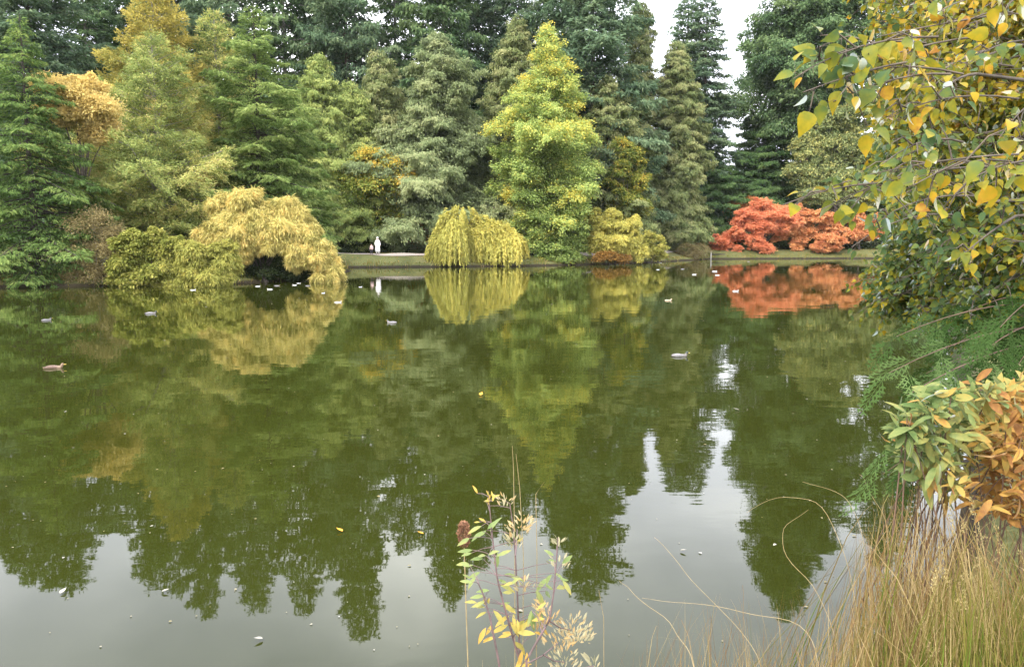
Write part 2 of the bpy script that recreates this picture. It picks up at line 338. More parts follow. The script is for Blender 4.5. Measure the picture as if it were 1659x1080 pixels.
def lobed(lobes, nsub=16, subr=.3, nleaf=90, ll=.3, lw=.16, flat=.6, droop=.25, seed=1, upbias=.35, fine=1.0, base=None, trunk_r=.14, tint_f=None, forks=None, shell=.55, tintsd=.12, limb_every=1):
    """crown from lobes (cx,cy,cz,rx,ry,rz) filled with leaf clumps; returns cloud, limbs, trunk"""
    nsub, nleaf, ll, lw = int(nsub * 1.7), nleaf * 1.0 * fine, ll * .80, lw * .80
    g = np.random.default_rng(seed); lobes = np.array(lobes, float)
    c = Cloud(); lines = []
    zc = lobes[:, 2]
    base = np.zeros(3) if base is None else np.array(base, float)
    zmed = np.median(lobes[:, 2]); ctr = lobes[lobes[:, 2] >= zmed][:, :3].mean(0); fork = base + (ctr - base) * .42; fork[2] = base[2] + (zc.min() - base[2]) * .55 + .1
    q = np.stack([base + [0, 0, -.4], base + (fork - base) * .5 + g.normal(0, .05, 3), fork, fork + (ctr - fork) * .5, ctr])
    trunk = [(q, np.array([1.3, 1, .85, .55, .2]) * trunk_r)]
    for li_, lb in enumerate(lobes):
        c0, rr = lb[:3], lb[3:]
        ns = max(4, int(nsub * (rr.mean() / lobes[:, 3:].mean()) ** 1.6))
        d = unit(g.normal(0, 1, (ns, 3)) + np.array([0, 0, upbias]))
        sc_ = c0 + d * rr * (shell + (1 - shell) * g.random((ns, 1)) ** .5)
        sr = subr * rr.mean() * (.4 + .9 * g.random(ns))
        mid = fork + (c0 - fork) * np.array([.36, .36, .72]) + g.normal(0, .14, 3) * rr.mean()
        tq = np.linspace(0, 1, 6)[:, None]
        if li_ % (limb_every if limb_every > 1 else (1 if len(lobes) < 30 else 4)) == 0 and (limb_every < 2 or lb[2] >= zmed): lines.append(((1 - tq) ** 2 * fork + 2 * tq * (1 - tq) * mid + tq ** 2 * c0, np.linspace(.42, .13, 6) * trunk_r))
        for j in range(ns):
            if j % 5 == 0:
                k = (c0 + sc_[j]) / 2 + g.normal(0, .08, 3) * rr.mean()
                lines.append((np.stack([c0, k, sc_[j]]), np.array([.16, .10, .04]) * trunk_r))
        J = np.repeat(np.arange(ns), np.maximum(6, (nleaf * (sr / sr.mean()) ** 2).astype(int))); n = len(J)
        gp = g.normal(0, 1, (n, 3)); gp *= np.where(g.random((n, 1)) < .15, 1.9, 1.0); gp /= np.maximum(1, np.linalg.norm(gp, axis=1, keepdims=True) / 3.2)
        C = sc_[J] + gp * sr[J][:, None] * np.array([.62, .62, .62 * flat])
        C[:, 2] -= droop * .5 * (np.linalg.norm(gp[:, :2], axis=1) ** 2) * sr[J] * .3
        ow = unit(C - c0)
        A = ow * .8 + g.normal(0, .55, (n, 3)); A[:, 2] -= droop * 1.4
        N = ow * .5 + g.normal(0, .5, (n, 3)); N[:, 2] += .75
        T = .45 + g.normal(0, tintsd, ns)[J] + g.normal(0, .17, n) + g.normal(0, .05)
        if tint_f: T = T + tint_f(C)
        c.add(C, A, N, ll * (.65 + .7 * g.random(n)), lw * (.7 + .6 * g.random(n)), T)
    return c, lines, trunk
def weeping(rx, ry, h, ns=420, dens=26, ll=.3, lw=.07, seed=1, zend=(.0, .25), top=.55, spread=.28, keep=None, trunk_r=.18, lump=.34, tint_x=0.):
    g = np.random.default_rng(seed); c = Cloud(); lines = []; k0 = []
    ph = g.random(4) * 6.28
    for i in range(ns):
        a = g.random() * 2 * PI; rr = math.sqrt(g.random()) * .80
        bl = 1 + lump * math.sin(3 * a + ph[0]) + lump * .7 * math.sin(5 * a + ph[1])
        zt = h * (1 - (1 - top) * (rr / .8) ** 2.2) * (1 + lump * .8 * math.sin(4 * a + 5 * rr + ph[2])) * (.86 + .16 * g.random())
        d = np.array([math.cos(a) * rx, math.sin(a) * ry, 0]) * bl
        ze = h * (zend[0] + (zend[1] - zend[0]) * g.random()) if g.random() < .7 else zt * (.2 + .5 * g.random())
        if keep is not None and not keep(d * rr, zt, g): continue
        n = max(8, int((zt - ze + .6) * dens)); s = np.sort(g.random(n))
        P = d[None] * (rr + spread * (1 - (1 - s) ** 2))[:, None]
        P[:, 2] = zt + .10 * h * np.sin(np.minimum(1, s * 3) * PI) * (rr) - (zt - ze) * s ** 1.35
        if P[:, 2].min() < ze: P[:, 2] = np.maximum(P[:, 2], ze)
        tan = np.gradient(P, axis=0) if n > 2 else P
        A = unit(tan) * .9 + g.normal(0, .34, (n, 3)); A[:, 2] -= .35
        N = g.normal(0, .5, (n, 3)) + unit(d) * .8; N[:, 2] += .3
        c.add(P + g.normal(0, .05, (n, 3)), A, N, ll * (.6 + .8 * g.random(n)), lw * (.7 + .6 * g.random(n)), (.52 + g.normal(0, .09)) + g.normal(0, .14, n) + .1 * (zt / h - .7) + tint_x * d[0] * rr / rx)
        if i % 6 == 0: k0.append((d * rr, zt))
    for (d, zt) in k0:
        b = np.array([g.normal(0, .1), g.normal(0, .1), h * .18]); e = d.copy(); e[2] = zt * .97
        mid = (b + e) / 2; mid[2] += .12 * h
        lines.append((np.stack([b, mid, e]), np.array([.34, .2, .06]) * trunk_r))
    trunk = [(np.array([[0, 0, -.4], [.05, 0, h * .15], [-.05, .05, h * .42]]), np.array([1.2, 1, .6]) * trunk_r)]
    return c, lines, trunk
def plant_tree(name, loc, parts, mat, label, cat='tree', group=None, bark='bark', tri=False, fold=.15, crown='crown', stems='trunk', limb_sides=4):
    c, lines, trunk = parts
    root = empty(name, loc); tag(root, label, cat, group)
    tubes(stems, trunk, M[bark], root, 8)
    if lines: tubes('branches', lines, M[bark], root, limb_sides)
    c.build(crown, M[mat], root, fold, tri)
    return root
def copy_tree(root, loc, s, rz, label, group=None):
    r_ = root.copy(); COL.objects.link(r_); r_.location = tuple(float(v) for v in loc); r_.rotation_euler = (0, 0, rz)
    r_.scale = s; r_['label'] = label
    if group: r_['group'] = group
    for ch in list(root.children):
        c = ch.copy(); COL.objects.link(c); c.parent = r_
    return r_
def spot(px, py, Y):
    P = at(px, py, Y); return np.array([P[0], Y, gz(P[0], Y)])
def con_px(name, px, ytop, hwpx, D, mat, label, ymid=250, refl=False, bark='bark', group=None, tri=True, **kw):
    """a conifer that fits the picture: px of the trunk, y of its tip, half-width in px of its skirt"""
    loc = spot(px, ymid, D)
    tip = mirrored(px, ytop, D) if refl else at(px, ytop, D)
    h = tip[2] - loc[2]; r_ = hwpx / F * D * 1.03
    return plant_tree(name, loc, conifer(h, r_, **kw), mat, label, 'tree', group, bark, tri)
def px_lobes(L, D, base):
    out_ = []
    for l in L:
        px, py, rx, ry = l[:4]; dd = l[4] if len(l) > 4 else 0
        P = at(px, py, D + dd) - base; k = (D + dd) / F
        out_.append((*P, rx * k, (l[5] if len(l) > 5 else max(rx, ry) * .9) * k, ry * k))
    return out_
def ragged(L, k, seed):
    """shrink each lobe and set small ones on its surface so that the outline is uneven"""
    g = np.random.default_rng(seed); out_ = []
    for (cx, cy, cz, rx, ry, rz) in L:
        out_.append((cx, cy, cz, rx * .78, ry * .78, rz * .78))
        for d in unit(g.normal(0, 1, (k, 3)) + np.array([0, -.2, .25])):
            q = .26 + .24 * g.random(); out_.append((cx + d[0] * rx * 1.0, cy + d[1] * ry * 1.0, cz + d[2] * rz * 1.08, rx * q, ry * q, max(rz * q, rx * q * .6)))
    return out_
def lob_px(name, px, ybase, L, D, mat, label, cat='tree', group=None, bark='bark', rag=0, **kw):
    loc = spot(px, ybase, D)
    pl_ = px_lobes(L, D, loc)
    if rag: pl_ = ragged(pl_, rag, kw.get('seed', 1))
    return plant_tree(name, loc, lobed(pl_, **kw), mat, label, cat, group, bark)

hz, nt, out = new_mat('thin_haze')
pv_ = nd(nt, 'ShaderNodeVolumePrincipled'); pv_.inputs['Density'].default_value = HAZE; pv_.inputs['Color'].default_value = (.90, .94, 1, 1)
nt.links.new(pv_.outputs[0], out.inputs['Volume'])
cv = np.array([[x, y, z] for x in (-905, 905) for y in (-305, 1205) for z in (-2.2, 62)], float)
hb = raw_mesh('haze', cv, np.array([[0, 1, 3, 2], [4, 6, 7, 5], [0, 4, 5, 1], [2, 3, 7, 6], [0, 2, 6, 4], [1, 5, 7, 3]]), hz)
tag(hb, 'thin pale air over the pond', 'haze', kind='stuff')
# ------------------------------------------------------------------ light first is not needed; trees of the far bank
BACK = 'tall dark firs standing at the back'
def proto(name, h, r, mat, label, loc, bark='bark', **kw):
    return plant_tree(name, loc, conifer(h, r, **kw), mat, label, 'tree', BACK, bark, True)
protos = []
back = [  # xr, yr: mirrored tip in the picture; D; crown radius; prototype; label
 (-60, 935, 86, 6.5, 0, 'dark fir at the very left edge of the back row, behind the waterside hemlock'),
 (40, 945, 88, 6.0, 1, 'blue green fir rising right behind the leftmost waterside hemlock'),
 (112, 962, 84, 6.2, 2, 'hazy blue green fir directly above the small orange tree'),
 (190, 868, 96, 5.5, 3, 'lower dark fir in the gap between the orange tree and golden topped conifer'),
 (262, 965, 104, 6.5, 1, 'dark fir straight behind the golden topped conifer'),
 (338, 1000, 106, 5.5, 2, 'round topped dark fir behind the pale green conifer beside the golden one'),
 (412, 992, 104, 6.5, 0, 'dark fir straight behind the layered green fir above the yellow tree'),
 (492, 1004, 107, 5.6, 3, 'dark fir with a pale bare trunk above the light green cedar'),
 (538, 930, 114, 6.0, 1, 'dark fir further back, between the pale trunked fir and the tallest spire'),
 (585, 1042, 105, 6.0, 0, 'tallest dark fir with a thin spire, behind the gold and green tree'),
 (655, 905, 112, 6.0, 3, 'dark fir between the tallest spire and the grey olive cedar'),
 (728, 992, 105, 5.6, 1, 'dark fir straight behind the grey olive cedar'),
 (778, 925, 113, 6.0, 2, 'dark fir in the gap between the grey olive cedar and yellow green tree'),
 (832, 885, 112, 5.0, 0, 'dark fir behind the left shoulder of the tall yellow green tree'),
 (905, 895, 114, 6.0, 3, 'dark fir further back behind the pointed tip of the yellow green tree'),
 (950, 975, 101, 7.0, 2, 'broad dark fir just right of the yellow green tree tip'),
 (1430, 930, 128, 7.0, 1, 'dark fir at the right, half hidden by the foreground yellow leaves'),
]
pk = [dict(gap=.55, per=7, p=.5, e0=.55, e1=-.15, droop=.22, dens=13, ll=.62, lw=.26, hang=.22, jit=.12, lat=.36, irr=.42, skip=.05, z0=.08, seed=11, vert=.3, open_top=.25),
      dict(gap=.62, per=7, p=.48, e0=.45, e1=-.1, droop=.28, dens=14, ll=.66, lw=.28, hang=.3, jit=.14, lat=.40, irr=.50, skip=.08, z0=.08, seed=12, vert=.3, open_top=.25),
      dict(gap=.60, per=7, p=.45, e0=.5, e1=-.1, droop=.20, dens=15, ll=.62, lw=.28, hang=.25, jit=.14, lat=.42, irr=.48, skip=.06, z0=.08, seed=13, vert=.3, open_top=.25),
      dict(gap=.62, per=7, p=.5, e0=.4, e1=-.2, droop=.25, dens=13, ll=.66, lw=.26, hang=.3, jit=.12, lat=.38, irr=.46, skip=.08, z0=.1, seed=14, vert=.3, open_top=.25)]
pm = ['fir_blue', 'fir_dark', 'fir_blue', 'fir_dark']
P0 = {}
for (xr, yr, D, r_, k, lab) in back:
    T_ = mirrored(xr, yr, D); loc = np.array([T_[0], D, gz(T_[0], D)]); h = T_[2] - loc[2]
    if k not in P0:
        P0[k] = (proto('dark_fir', h, r_, pm[k], lab, loc, 'pale_bark' if k == 3 else 'bark', **pk[k]), h, r_)
    else:
        o, h0, r0 = P0[k]
        copy_tree(o, loc, (r_ / r0, r_ / r0, h / h0), float(R.random() * 6.28), lab, BACK)

# the two firs beside the sky gap
for (px_, xr, D, r_, sd, lab) in [(1110, 808, 123, 4.4, 21, 'slim dark blue green fir between the narrow sky slit and the bright sky gap'), (1140, 812, 121, 4.6, 23, 'slim dark blue green fir standing right at the left edge of the bright sky gap')]:
    T_ = mirrored(px_, xr, D); loc = spot(px_, 200, D)
    plant_tree('dark_fir', loc, conifer(T_[2] - loc[2], r_, gap=.55, per=7, p=.40, e0=.25, e1=-.15, droop=.25, dens=15, ll=.55, lw=.24, hang=.25, jit=.12, irr=.42, skip=.08, seed=sd), 'fir_blue', lab, 'tree', BACK, 'bark', True)
T_ = mirrored(1296, 1008, 122); loc = spot(1304, 250, 122)
plant_tree('dark_fir', loc, conifer(T_[2] - loc[2], 10.6, gap=.75, per=8, p=.72, e0=.5, e1=.0, droop=.30, dens=14, ll=.60, lw=.30, hang=.35, jit=.3, lat=.42, irr=.38, skip=.10, z0=.34, seed=22, belly=.22, vert=.8), 'fir_dark', 'massive broad dark fir with a reddish bare trunk right of the sky gap', 'tree', BACK, 'red_bark', True)

# a far wood behind them, one mass
wc = Cloud(); g = np.random.default_rng(31); tl = []
for i, x in enumerate(np.concatenate([np.linspace(-125, 125, 34), np.linspace(-120, 130, 30)])):
    Y = 127 + 9 * g.random() + (16 if i >= 34 else 0); x = x + g.normal(0, 1.5)
    pxx = CX + F * x / Y
    hh = 23 + 8 * g.random() if not 1020 < pxx < 1260 else (13 + 4 * g.random())
    c, li, tr = conifer(hh, 5.2, gap=1.1, per=6, p=.6, dens=5, ll=1.15, lw=.6, jit=.2, irr=.4, skip=.1, seed=100 + i)
    off = np.array([x, Y, gz(x, Y)])
    for d in c.d: wc.add(d[0] + off, d[1], d[2], d[3], d[4], d[5])
    tl += [(q + off, rr) for q, rr in tr]
wood = wc.build('far_wood', M['fir_dark'], None, tri=True); tag(wood, 'dark far wood of conifers behind the back row', 'wood', kind='stuff')

# ---- left point of land, front to back
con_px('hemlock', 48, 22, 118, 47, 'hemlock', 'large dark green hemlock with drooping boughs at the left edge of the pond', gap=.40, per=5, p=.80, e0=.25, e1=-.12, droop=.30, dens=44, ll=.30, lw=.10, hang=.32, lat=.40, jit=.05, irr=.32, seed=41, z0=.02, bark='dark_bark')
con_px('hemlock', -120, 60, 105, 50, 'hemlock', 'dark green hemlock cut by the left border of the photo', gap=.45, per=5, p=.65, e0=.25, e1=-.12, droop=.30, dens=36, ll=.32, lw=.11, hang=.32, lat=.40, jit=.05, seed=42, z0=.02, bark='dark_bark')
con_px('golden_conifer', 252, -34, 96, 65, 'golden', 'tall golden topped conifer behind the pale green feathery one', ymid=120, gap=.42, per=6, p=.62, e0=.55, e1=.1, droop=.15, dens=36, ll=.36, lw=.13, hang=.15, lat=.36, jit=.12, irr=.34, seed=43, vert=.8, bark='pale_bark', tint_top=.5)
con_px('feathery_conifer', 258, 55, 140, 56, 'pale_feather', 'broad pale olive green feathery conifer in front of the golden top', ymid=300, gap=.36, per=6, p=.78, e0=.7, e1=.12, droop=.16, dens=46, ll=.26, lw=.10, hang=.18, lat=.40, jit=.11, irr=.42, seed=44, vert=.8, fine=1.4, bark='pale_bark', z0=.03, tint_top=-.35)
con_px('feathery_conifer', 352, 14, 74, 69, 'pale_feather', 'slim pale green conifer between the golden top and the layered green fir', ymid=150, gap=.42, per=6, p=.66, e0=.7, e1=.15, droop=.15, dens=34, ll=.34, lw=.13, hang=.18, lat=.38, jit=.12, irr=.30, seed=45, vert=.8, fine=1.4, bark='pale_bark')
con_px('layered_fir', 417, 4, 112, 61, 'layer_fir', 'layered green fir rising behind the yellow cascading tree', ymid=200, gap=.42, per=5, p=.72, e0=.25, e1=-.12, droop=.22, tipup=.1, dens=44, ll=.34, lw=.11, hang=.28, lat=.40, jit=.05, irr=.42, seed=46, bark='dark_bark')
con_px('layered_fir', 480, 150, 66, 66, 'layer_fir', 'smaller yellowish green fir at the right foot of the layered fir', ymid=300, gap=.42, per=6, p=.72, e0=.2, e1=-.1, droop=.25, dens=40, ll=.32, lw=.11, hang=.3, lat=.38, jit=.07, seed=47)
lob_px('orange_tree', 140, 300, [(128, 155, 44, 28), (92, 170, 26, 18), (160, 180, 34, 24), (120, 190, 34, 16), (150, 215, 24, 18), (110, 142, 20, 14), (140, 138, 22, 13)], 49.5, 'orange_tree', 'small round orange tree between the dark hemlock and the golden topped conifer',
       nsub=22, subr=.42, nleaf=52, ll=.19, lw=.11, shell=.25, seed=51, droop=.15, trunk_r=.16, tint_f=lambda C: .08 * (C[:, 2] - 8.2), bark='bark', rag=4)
lob_px('rust_shrub', 152, 450, [(150, 372, 34, 34), (135, 410, 26, 26), (170, 420, 30, 30), (160, 448, 34, 14), (120, 448, 26, 12), (185, 395, 22, 30)], 46.2, 'rust', 'thin rust brown shrub between the dark hemlock and bright green shrub', 'shrub',
       nsub=26, subr=.30, nleaf=60, ll=.14, lw=.07, seed=52, droop=.1, trunk_r=.06, bark='pale_bark', shell=.25)
lob_px('green_shrub', 232, 452, [(225, 405, 36, 24), (262, 400, 28, 22), (205, 430, 28, 22), (240, 444, 38, 16), (200, 450, 26, 12), (280, 402, 22, 16)], 45.8, 'green_shrub', 'bright green leafy shrub at the waterline below the feathery conifer', 'shrub',
       nsub=20, subr=.32, nleaf=110, ll=.20, lw=.12, seed=53, rag=3, droop=.4, trunk_r=.06)
lob_px('yellow_green_shrub', 312, 452, [(282, 432, 30, 22), (318, 425, 34, 26), (350, 440, 32, 18), (300, 453, 36, 10), (365, 420, 22, 24), (262, 453, 24, 10), (345, 454, 34, 9)], 45.9, 'olive_shrub', 'low yellow green shrub hanging over the water beside the yellow tree', 'shrub',
       nsub=22, subr=.30, nleaf=120, ll=.24, lw=.07, seed=54, rag=5, droop=.9, trunk_r=.05)
# yellow cascading tree with a dark hollow
lob_px('yellow_tree', 432, 445, [(396, 322, 24, 14), (366, 342, 24, 18, 1), (376, 356, 26, 14, -.4), (418, 352, 24, 14, -.3), (460, 340, 26, 15, .2), (476, 358, 22, 16, .4), (400, 376, 26, 12, -.8), (440, 374, 30, 13, -.8), (486, 378, 26, 16, -.2), (350, 378, 24, 16, .2), (342, 400, 20, 13, 0), (372, 392, 18, 13, -.9),
        (494, 400, 24, 16, -.5), (514, 402, 20, 16, 0), (526, 420, 18, 16, .2), (543, 436, 12, 14, .2), (512, 416, 20, 12, -.7), (478, 420, 14, 12, -1.0), (410, 398, 14, 8, -1), (446, 394, 18, 8, -1), (392, 410, 10, 12, -.9), (352, 420, 22, 15, .1), (376, 426, 14, 16, -.4), (340, 442, 24, 12, .2), (466, 396, 14, 9, -1.0), (440, 360, 40, 22, 2.2), (418, 392, 12, 7, -.9), (528, 444, 20, 8, -.4), (360, 446, 16, 8, .1)], 50.0, 'yellow_cascade', 'yellow cascading tree with a dark hollow under it at the tip of the left point', 'tree',
       nsub=15, subr=.36, nleaf=54, ll=.42, lw=.058, seed=55, droop=.9, trunk_r=.15, bark='dark_bark', flat=.9, upbias=.3, tintsd=.19, rag=6, shell=.7, limb_every=9)
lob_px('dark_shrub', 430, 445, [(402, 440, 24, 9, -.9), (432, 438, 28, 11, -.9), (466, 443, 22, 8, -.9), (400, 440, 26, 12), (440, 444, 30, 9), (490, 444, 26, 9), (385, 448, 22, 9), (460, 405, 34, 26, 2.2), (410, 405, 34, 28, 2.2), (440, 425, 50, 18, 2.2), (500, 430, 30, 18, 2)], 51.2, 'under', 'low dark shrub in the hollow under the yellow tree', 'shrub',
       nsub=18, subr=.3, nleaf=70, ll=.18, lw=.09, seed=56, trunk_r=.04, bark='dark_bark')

# ---- middle
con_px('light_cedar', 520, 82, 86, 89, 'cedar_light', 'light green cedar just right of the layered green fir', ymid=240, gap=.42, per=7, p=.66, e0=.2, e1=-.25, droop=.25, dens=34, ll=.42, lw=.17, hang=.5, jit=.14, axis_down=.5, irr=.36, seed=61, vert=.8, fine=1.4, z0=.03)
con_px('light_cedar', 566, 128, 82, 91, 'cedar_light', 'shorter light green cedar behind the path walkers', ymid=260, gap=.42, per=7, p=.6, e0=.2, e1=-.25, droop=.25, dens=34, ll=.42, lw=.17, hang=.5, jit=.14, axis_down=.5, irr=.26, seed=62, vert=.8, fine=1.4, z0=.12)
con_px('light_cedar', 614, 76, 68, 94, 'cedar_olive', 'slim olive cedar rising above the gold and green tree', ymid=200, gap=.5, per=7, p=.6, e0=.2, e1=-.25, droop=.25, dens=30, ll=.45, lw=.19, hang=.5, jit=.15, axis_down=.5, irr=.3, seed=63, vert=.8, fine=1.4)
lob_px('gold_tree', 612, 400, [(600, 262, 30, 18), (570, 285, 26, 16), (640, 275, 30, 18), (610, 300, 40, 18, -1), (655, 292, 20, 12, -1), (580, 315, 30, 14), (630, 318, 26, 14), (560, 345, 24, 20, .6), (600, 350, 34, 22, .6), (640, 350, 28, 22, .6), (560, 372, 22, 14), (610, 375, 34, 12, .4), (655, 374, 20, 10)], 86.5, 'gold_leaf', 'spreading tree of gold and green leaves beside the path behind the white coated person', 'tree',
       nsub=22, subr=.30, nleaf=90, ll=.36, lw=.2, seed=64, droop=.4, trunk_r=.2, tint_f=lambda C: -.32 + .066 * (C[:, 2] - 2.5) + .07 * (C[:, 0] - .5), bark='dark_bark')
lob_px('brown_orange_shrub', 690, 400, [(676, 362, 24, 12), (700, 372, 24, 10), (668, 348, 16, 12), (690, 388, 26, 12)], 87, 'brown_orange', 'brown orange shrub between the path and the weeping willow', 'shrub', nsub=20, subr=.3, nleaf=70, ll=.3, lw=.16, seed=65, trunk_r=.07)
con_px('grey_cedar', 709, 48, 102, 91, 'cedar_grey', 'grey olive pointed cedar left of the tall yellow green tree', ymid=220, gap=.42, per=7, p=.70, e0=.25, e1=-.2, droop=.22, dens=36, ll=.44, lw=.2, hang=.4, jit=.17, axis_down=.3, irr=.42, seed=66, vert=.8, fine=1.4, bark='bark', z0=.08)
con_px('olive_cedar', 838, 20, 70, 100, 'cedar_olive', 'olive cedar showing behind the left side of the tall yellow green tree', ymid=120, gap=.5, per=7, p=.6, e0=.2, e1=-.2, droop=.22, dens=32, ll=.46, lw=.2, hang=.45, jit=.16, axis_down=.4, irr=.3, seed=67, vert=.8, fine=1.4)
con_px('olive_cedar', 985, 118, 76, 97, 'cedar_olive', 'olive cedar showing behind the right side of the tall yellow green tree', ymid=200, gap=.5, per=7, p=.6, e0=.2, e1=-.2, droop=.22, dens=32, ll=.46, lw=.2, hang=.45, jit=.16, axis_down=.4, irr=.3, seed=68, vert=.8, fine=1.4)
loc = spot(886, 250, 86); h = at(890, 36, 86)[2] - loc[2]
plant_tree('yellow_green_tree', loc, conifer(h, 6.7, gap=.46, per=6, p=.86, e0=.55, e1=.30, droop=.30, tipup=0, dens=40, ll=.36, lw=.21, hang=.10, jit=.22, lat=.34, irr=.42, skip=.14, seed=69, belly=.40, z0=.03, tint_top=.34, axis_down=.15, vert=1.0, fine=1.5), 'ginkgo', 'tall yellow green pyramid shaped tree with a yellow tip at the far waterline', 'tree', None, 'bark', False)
lob_px('yellow_green_shrub', 892, 424, [(870, 372, 34, 26), (915, 365, 34, 26), (895, 398, 40, 22), (860, 402, 24, 18), (930, 395, 24, 22), (900, 418, 40, 9)], 84.2, 'ginkgo', 'leafy yellow green shrub at the waterline under the tall yellow green tree', 'shrub', nsub=14, subr=.3, nleaf=90, ll=.34, lw=.2, seed=70, rag=3, trunk_r=.08, droop=.4, tint_f=lambda C: C[:, 0] * 0 - .12)
loc = spot(770, 400, 80)
plant_tree('weeping_willow', loc + [-1.5, 0, 0], weeping(3.3, 3.2, at(740, 349, 80)[2] - loc[2], ns=620, dens=20, ll=.36, lw=.10, seed=71, top=.55, zend=(-.15, .05), tint_x=.1), 'willow', 'weeping willow bush with yellow green strands trailing to the far water, left hump', 'tree', 'weeping willow humps')
plant_tree('weeping_willow', loc + [2.3, .4, 0], weeping(2.7, 2.7, at(815, 366, 80)[2] - loc[2], ns=420, dens=20, ll=.36, lw=.10, seed=72, top=.5, zend=(-.18, .05), tint_x=.3), 'willow', 'lower yellow weeping willow hump touching the tall yellow green tree', 'tree', 'weeping willow humps')
lob_px('golden_tree', 1016, 400, [(1008, 240, 20, 18), (1028, 255, 20, 20), (1000, 285, 24, 22), (1030, 295, 20, 20), (1010, 325, 28, 20), (1035, 335, 18, 18), (1000, 355, 24, 16)], 93, 'gold_leaf', 'slender olive gold tree between the yellow green tree and the olive cedars', 'tree', nsub=13, subr=.3, nleaf=80, ll=.34, lw=.2, seed=73, rag=3, trunk_r=.13, droop=.3, tint_f=lambda C: .0 * C[:, 2] - .10)
lob_px('yellow_shrub', 1000, 412, [(985, 362, 22, 16), (1010, 368, 22, 16), (972, 385, 20, 18), (1000, 390, 30, 18), (1025, 392, 18, 18), (1032, 408, 14, 12), (962, 352, 14, 11)], 84, 'willow', 'rounded yellow green shrub on the far shore right of the tall yellow green tree', 'shrub', nsub=14, subr=.3, nleaf=100, ll=.3, lw=.1, seed=74, rag=4, trunk_r=.08, droop=.9, tint_f=lambda C: C[:, 0] * 0 + .08)
lob_px('low_orange_shrub', 990, 422, [(972, 416, 12, 6), (990, 415, 14, 7), (1008, 418, 12, 5)], 83, 'brown_orange', 'low rusty orange shrub at the waterline in front of the rounded yellow shrub', 'shrub', nsub=16, subr=.34, nleaf=60, ll=.26, lw=.12, seed=75, trunk_r=.04)
lob_px('green_shrub', 1056, 412, [(1050, 388, 13, 12), (1064, 396, 12, 12), (1044, 405, 12, 12), (1062, 412, 14, 10)], 89, 'green_shrub', 'small light green shrub at the waterline left of the brown bare bush', 'shrub', nsub=18, subr=.32, nleaf=80, ll=.28, lw=.14, seed=76, trunk_r=.05, tint_f=lambda C: C[:, 0] * 0 + .3)
con_px('olive_cedar', 1036, 808, 37, 110, 'cedar_olive', 'tall slim olive cedar left of the narrow sky slit', ymid=150, refl=True, gap=.45, per=7, p=.36, e0=.1, e1=-.3, droop=.22, dens=30, ll=.46, lw=.19, hang=.5, jit=.15, axis_down=.5, irr=.26, seed=77, vert=.8, fine=1.4)
con_px('olive_cedar', 1093, 62, 58, 109, 'cedar_olive', 'pointed olive cedar right of the narrow sky slit, in front of the blue green fir', ymid=250, gap=.45, per=7, p=.55, e0=.1, e1=-.3, droop=.22, dens=34, ll=.46, lw=.19, hang=.5, jit=.14, axis_down=.5, irr=.22, seed=78, vert=.8, fine=1.4)
con_px('dark_cypress', 1236, 186, 84, 124, 'cypress_dark', 'low dark green cypress in the shade left of the reddish trunk', ymid=300, gap=.5, per=7, p=.5, e0=.2, e1=-.2, droop=.25, dens=26, ll=.5, lw=.22, hang=.4, jit=.15, axis_down=.4, irr=.3, seed=79)
con_px('dark_cypress', 1160, 262, 60, 119, 'cypress_dark', 'short dark cypress beneath the slim blue green fir', ymid=340, gap=.5, per=7, p=.5, e0=.2, e1=-.2, droop=.25, dens=24, ll=.5, lw=.22, hang=.4, jit=.15, axis_down=.4, seed=80)
lob_px('pale_tree', 1350, 400, [(1345, 195, 30, 22), (1385, 190, 34, 26), (1310, 235, 30, 24), (1355, 235, 36, 26), (1400, 240, 36, 26), (1300, 280, 34, 22), (1350, 285, 40, 24), (1400, 290, 36, 24), (1320, 315, 34, 18), (1380, 325, 36, 18), (1430, 300, 34, 30)], 115, 'pale_decid', 'pale green broad tree behind the red and orange maples', 'tree', nsub=14, subr=.3, nleaf=80, ll=.42, lw=.24, seed=81, rag=3, trunk_r=.25, droop=.3)
# ---- maples on the right bank
MG = 'autumn maples on the far right bank'
lob_px('maple', 1204, 400, [(1185, 333, 16, 8), (1212, 332, 18, 8), (1200, 348, 22, 9), (1180, 350, 12, 7)], 118, 'maple_mixed', 'orange and green maple peeking out behind the red one', 'tree', MG, nsub=12, subr=.36, nleaf=70, ll=.3, lw=.2, seed=91, rag=3, flat=.45, trunk_r=.1, bark='dark_bark')
lob_px('maple', 1232, 408, [(1236, 330, 17, 8), (1214, 345, 20, 10), (1246, 350, 26, 10), (1205, 362, 20, 10), (1232, 366, 26, 11, -.6), (1262, 368, 18, 10), (1192, 380, 20, 10), (1222, 388, 16, 12, -.8), (1238, 402, 15, 11, -1), (1166, 393, 18, 11), (1180, 402, 16, 9), (1272, 350, 20, 10), (1280, 362, 18, 9)], 111, 'maple_red', 'bright red layered maple, leftmost at the water on the far right bank', 'tree', MG, nsub=11, subr=.36, nleaf=85, ll=.27, lw=.18, seed=92, rag=3, flat=.45, trunk_r=.16, bark='dark_bark', tint_f=lambda C: .03 * (C[:, 0] + 1.2))
lob_px('maple', 1300, 408, [(1276, 342, 22, 10), (1268, 358, 16, 9), (1290, 350, 20, 9), (1312, 356, 26, 10), (1335, 352, 20, 9), (1284, 372, 24, 10), (1298, 390, 14, 10, -.6), (1292, 402, 10, 8, -.8), (1310, 375, 18, 9), (1345, 366, 20, 9), (1262, 382, 12, 10)], 112.5, 'maple_orange', 'orange layered maple in the middle of the red group', 'tree', MG, nsub=11, subr=.36, nleaf=80, ll=.27, lw=.18, seed=93, rag=3, flat=.45, trunk_r=.15, bark='dark_bark')
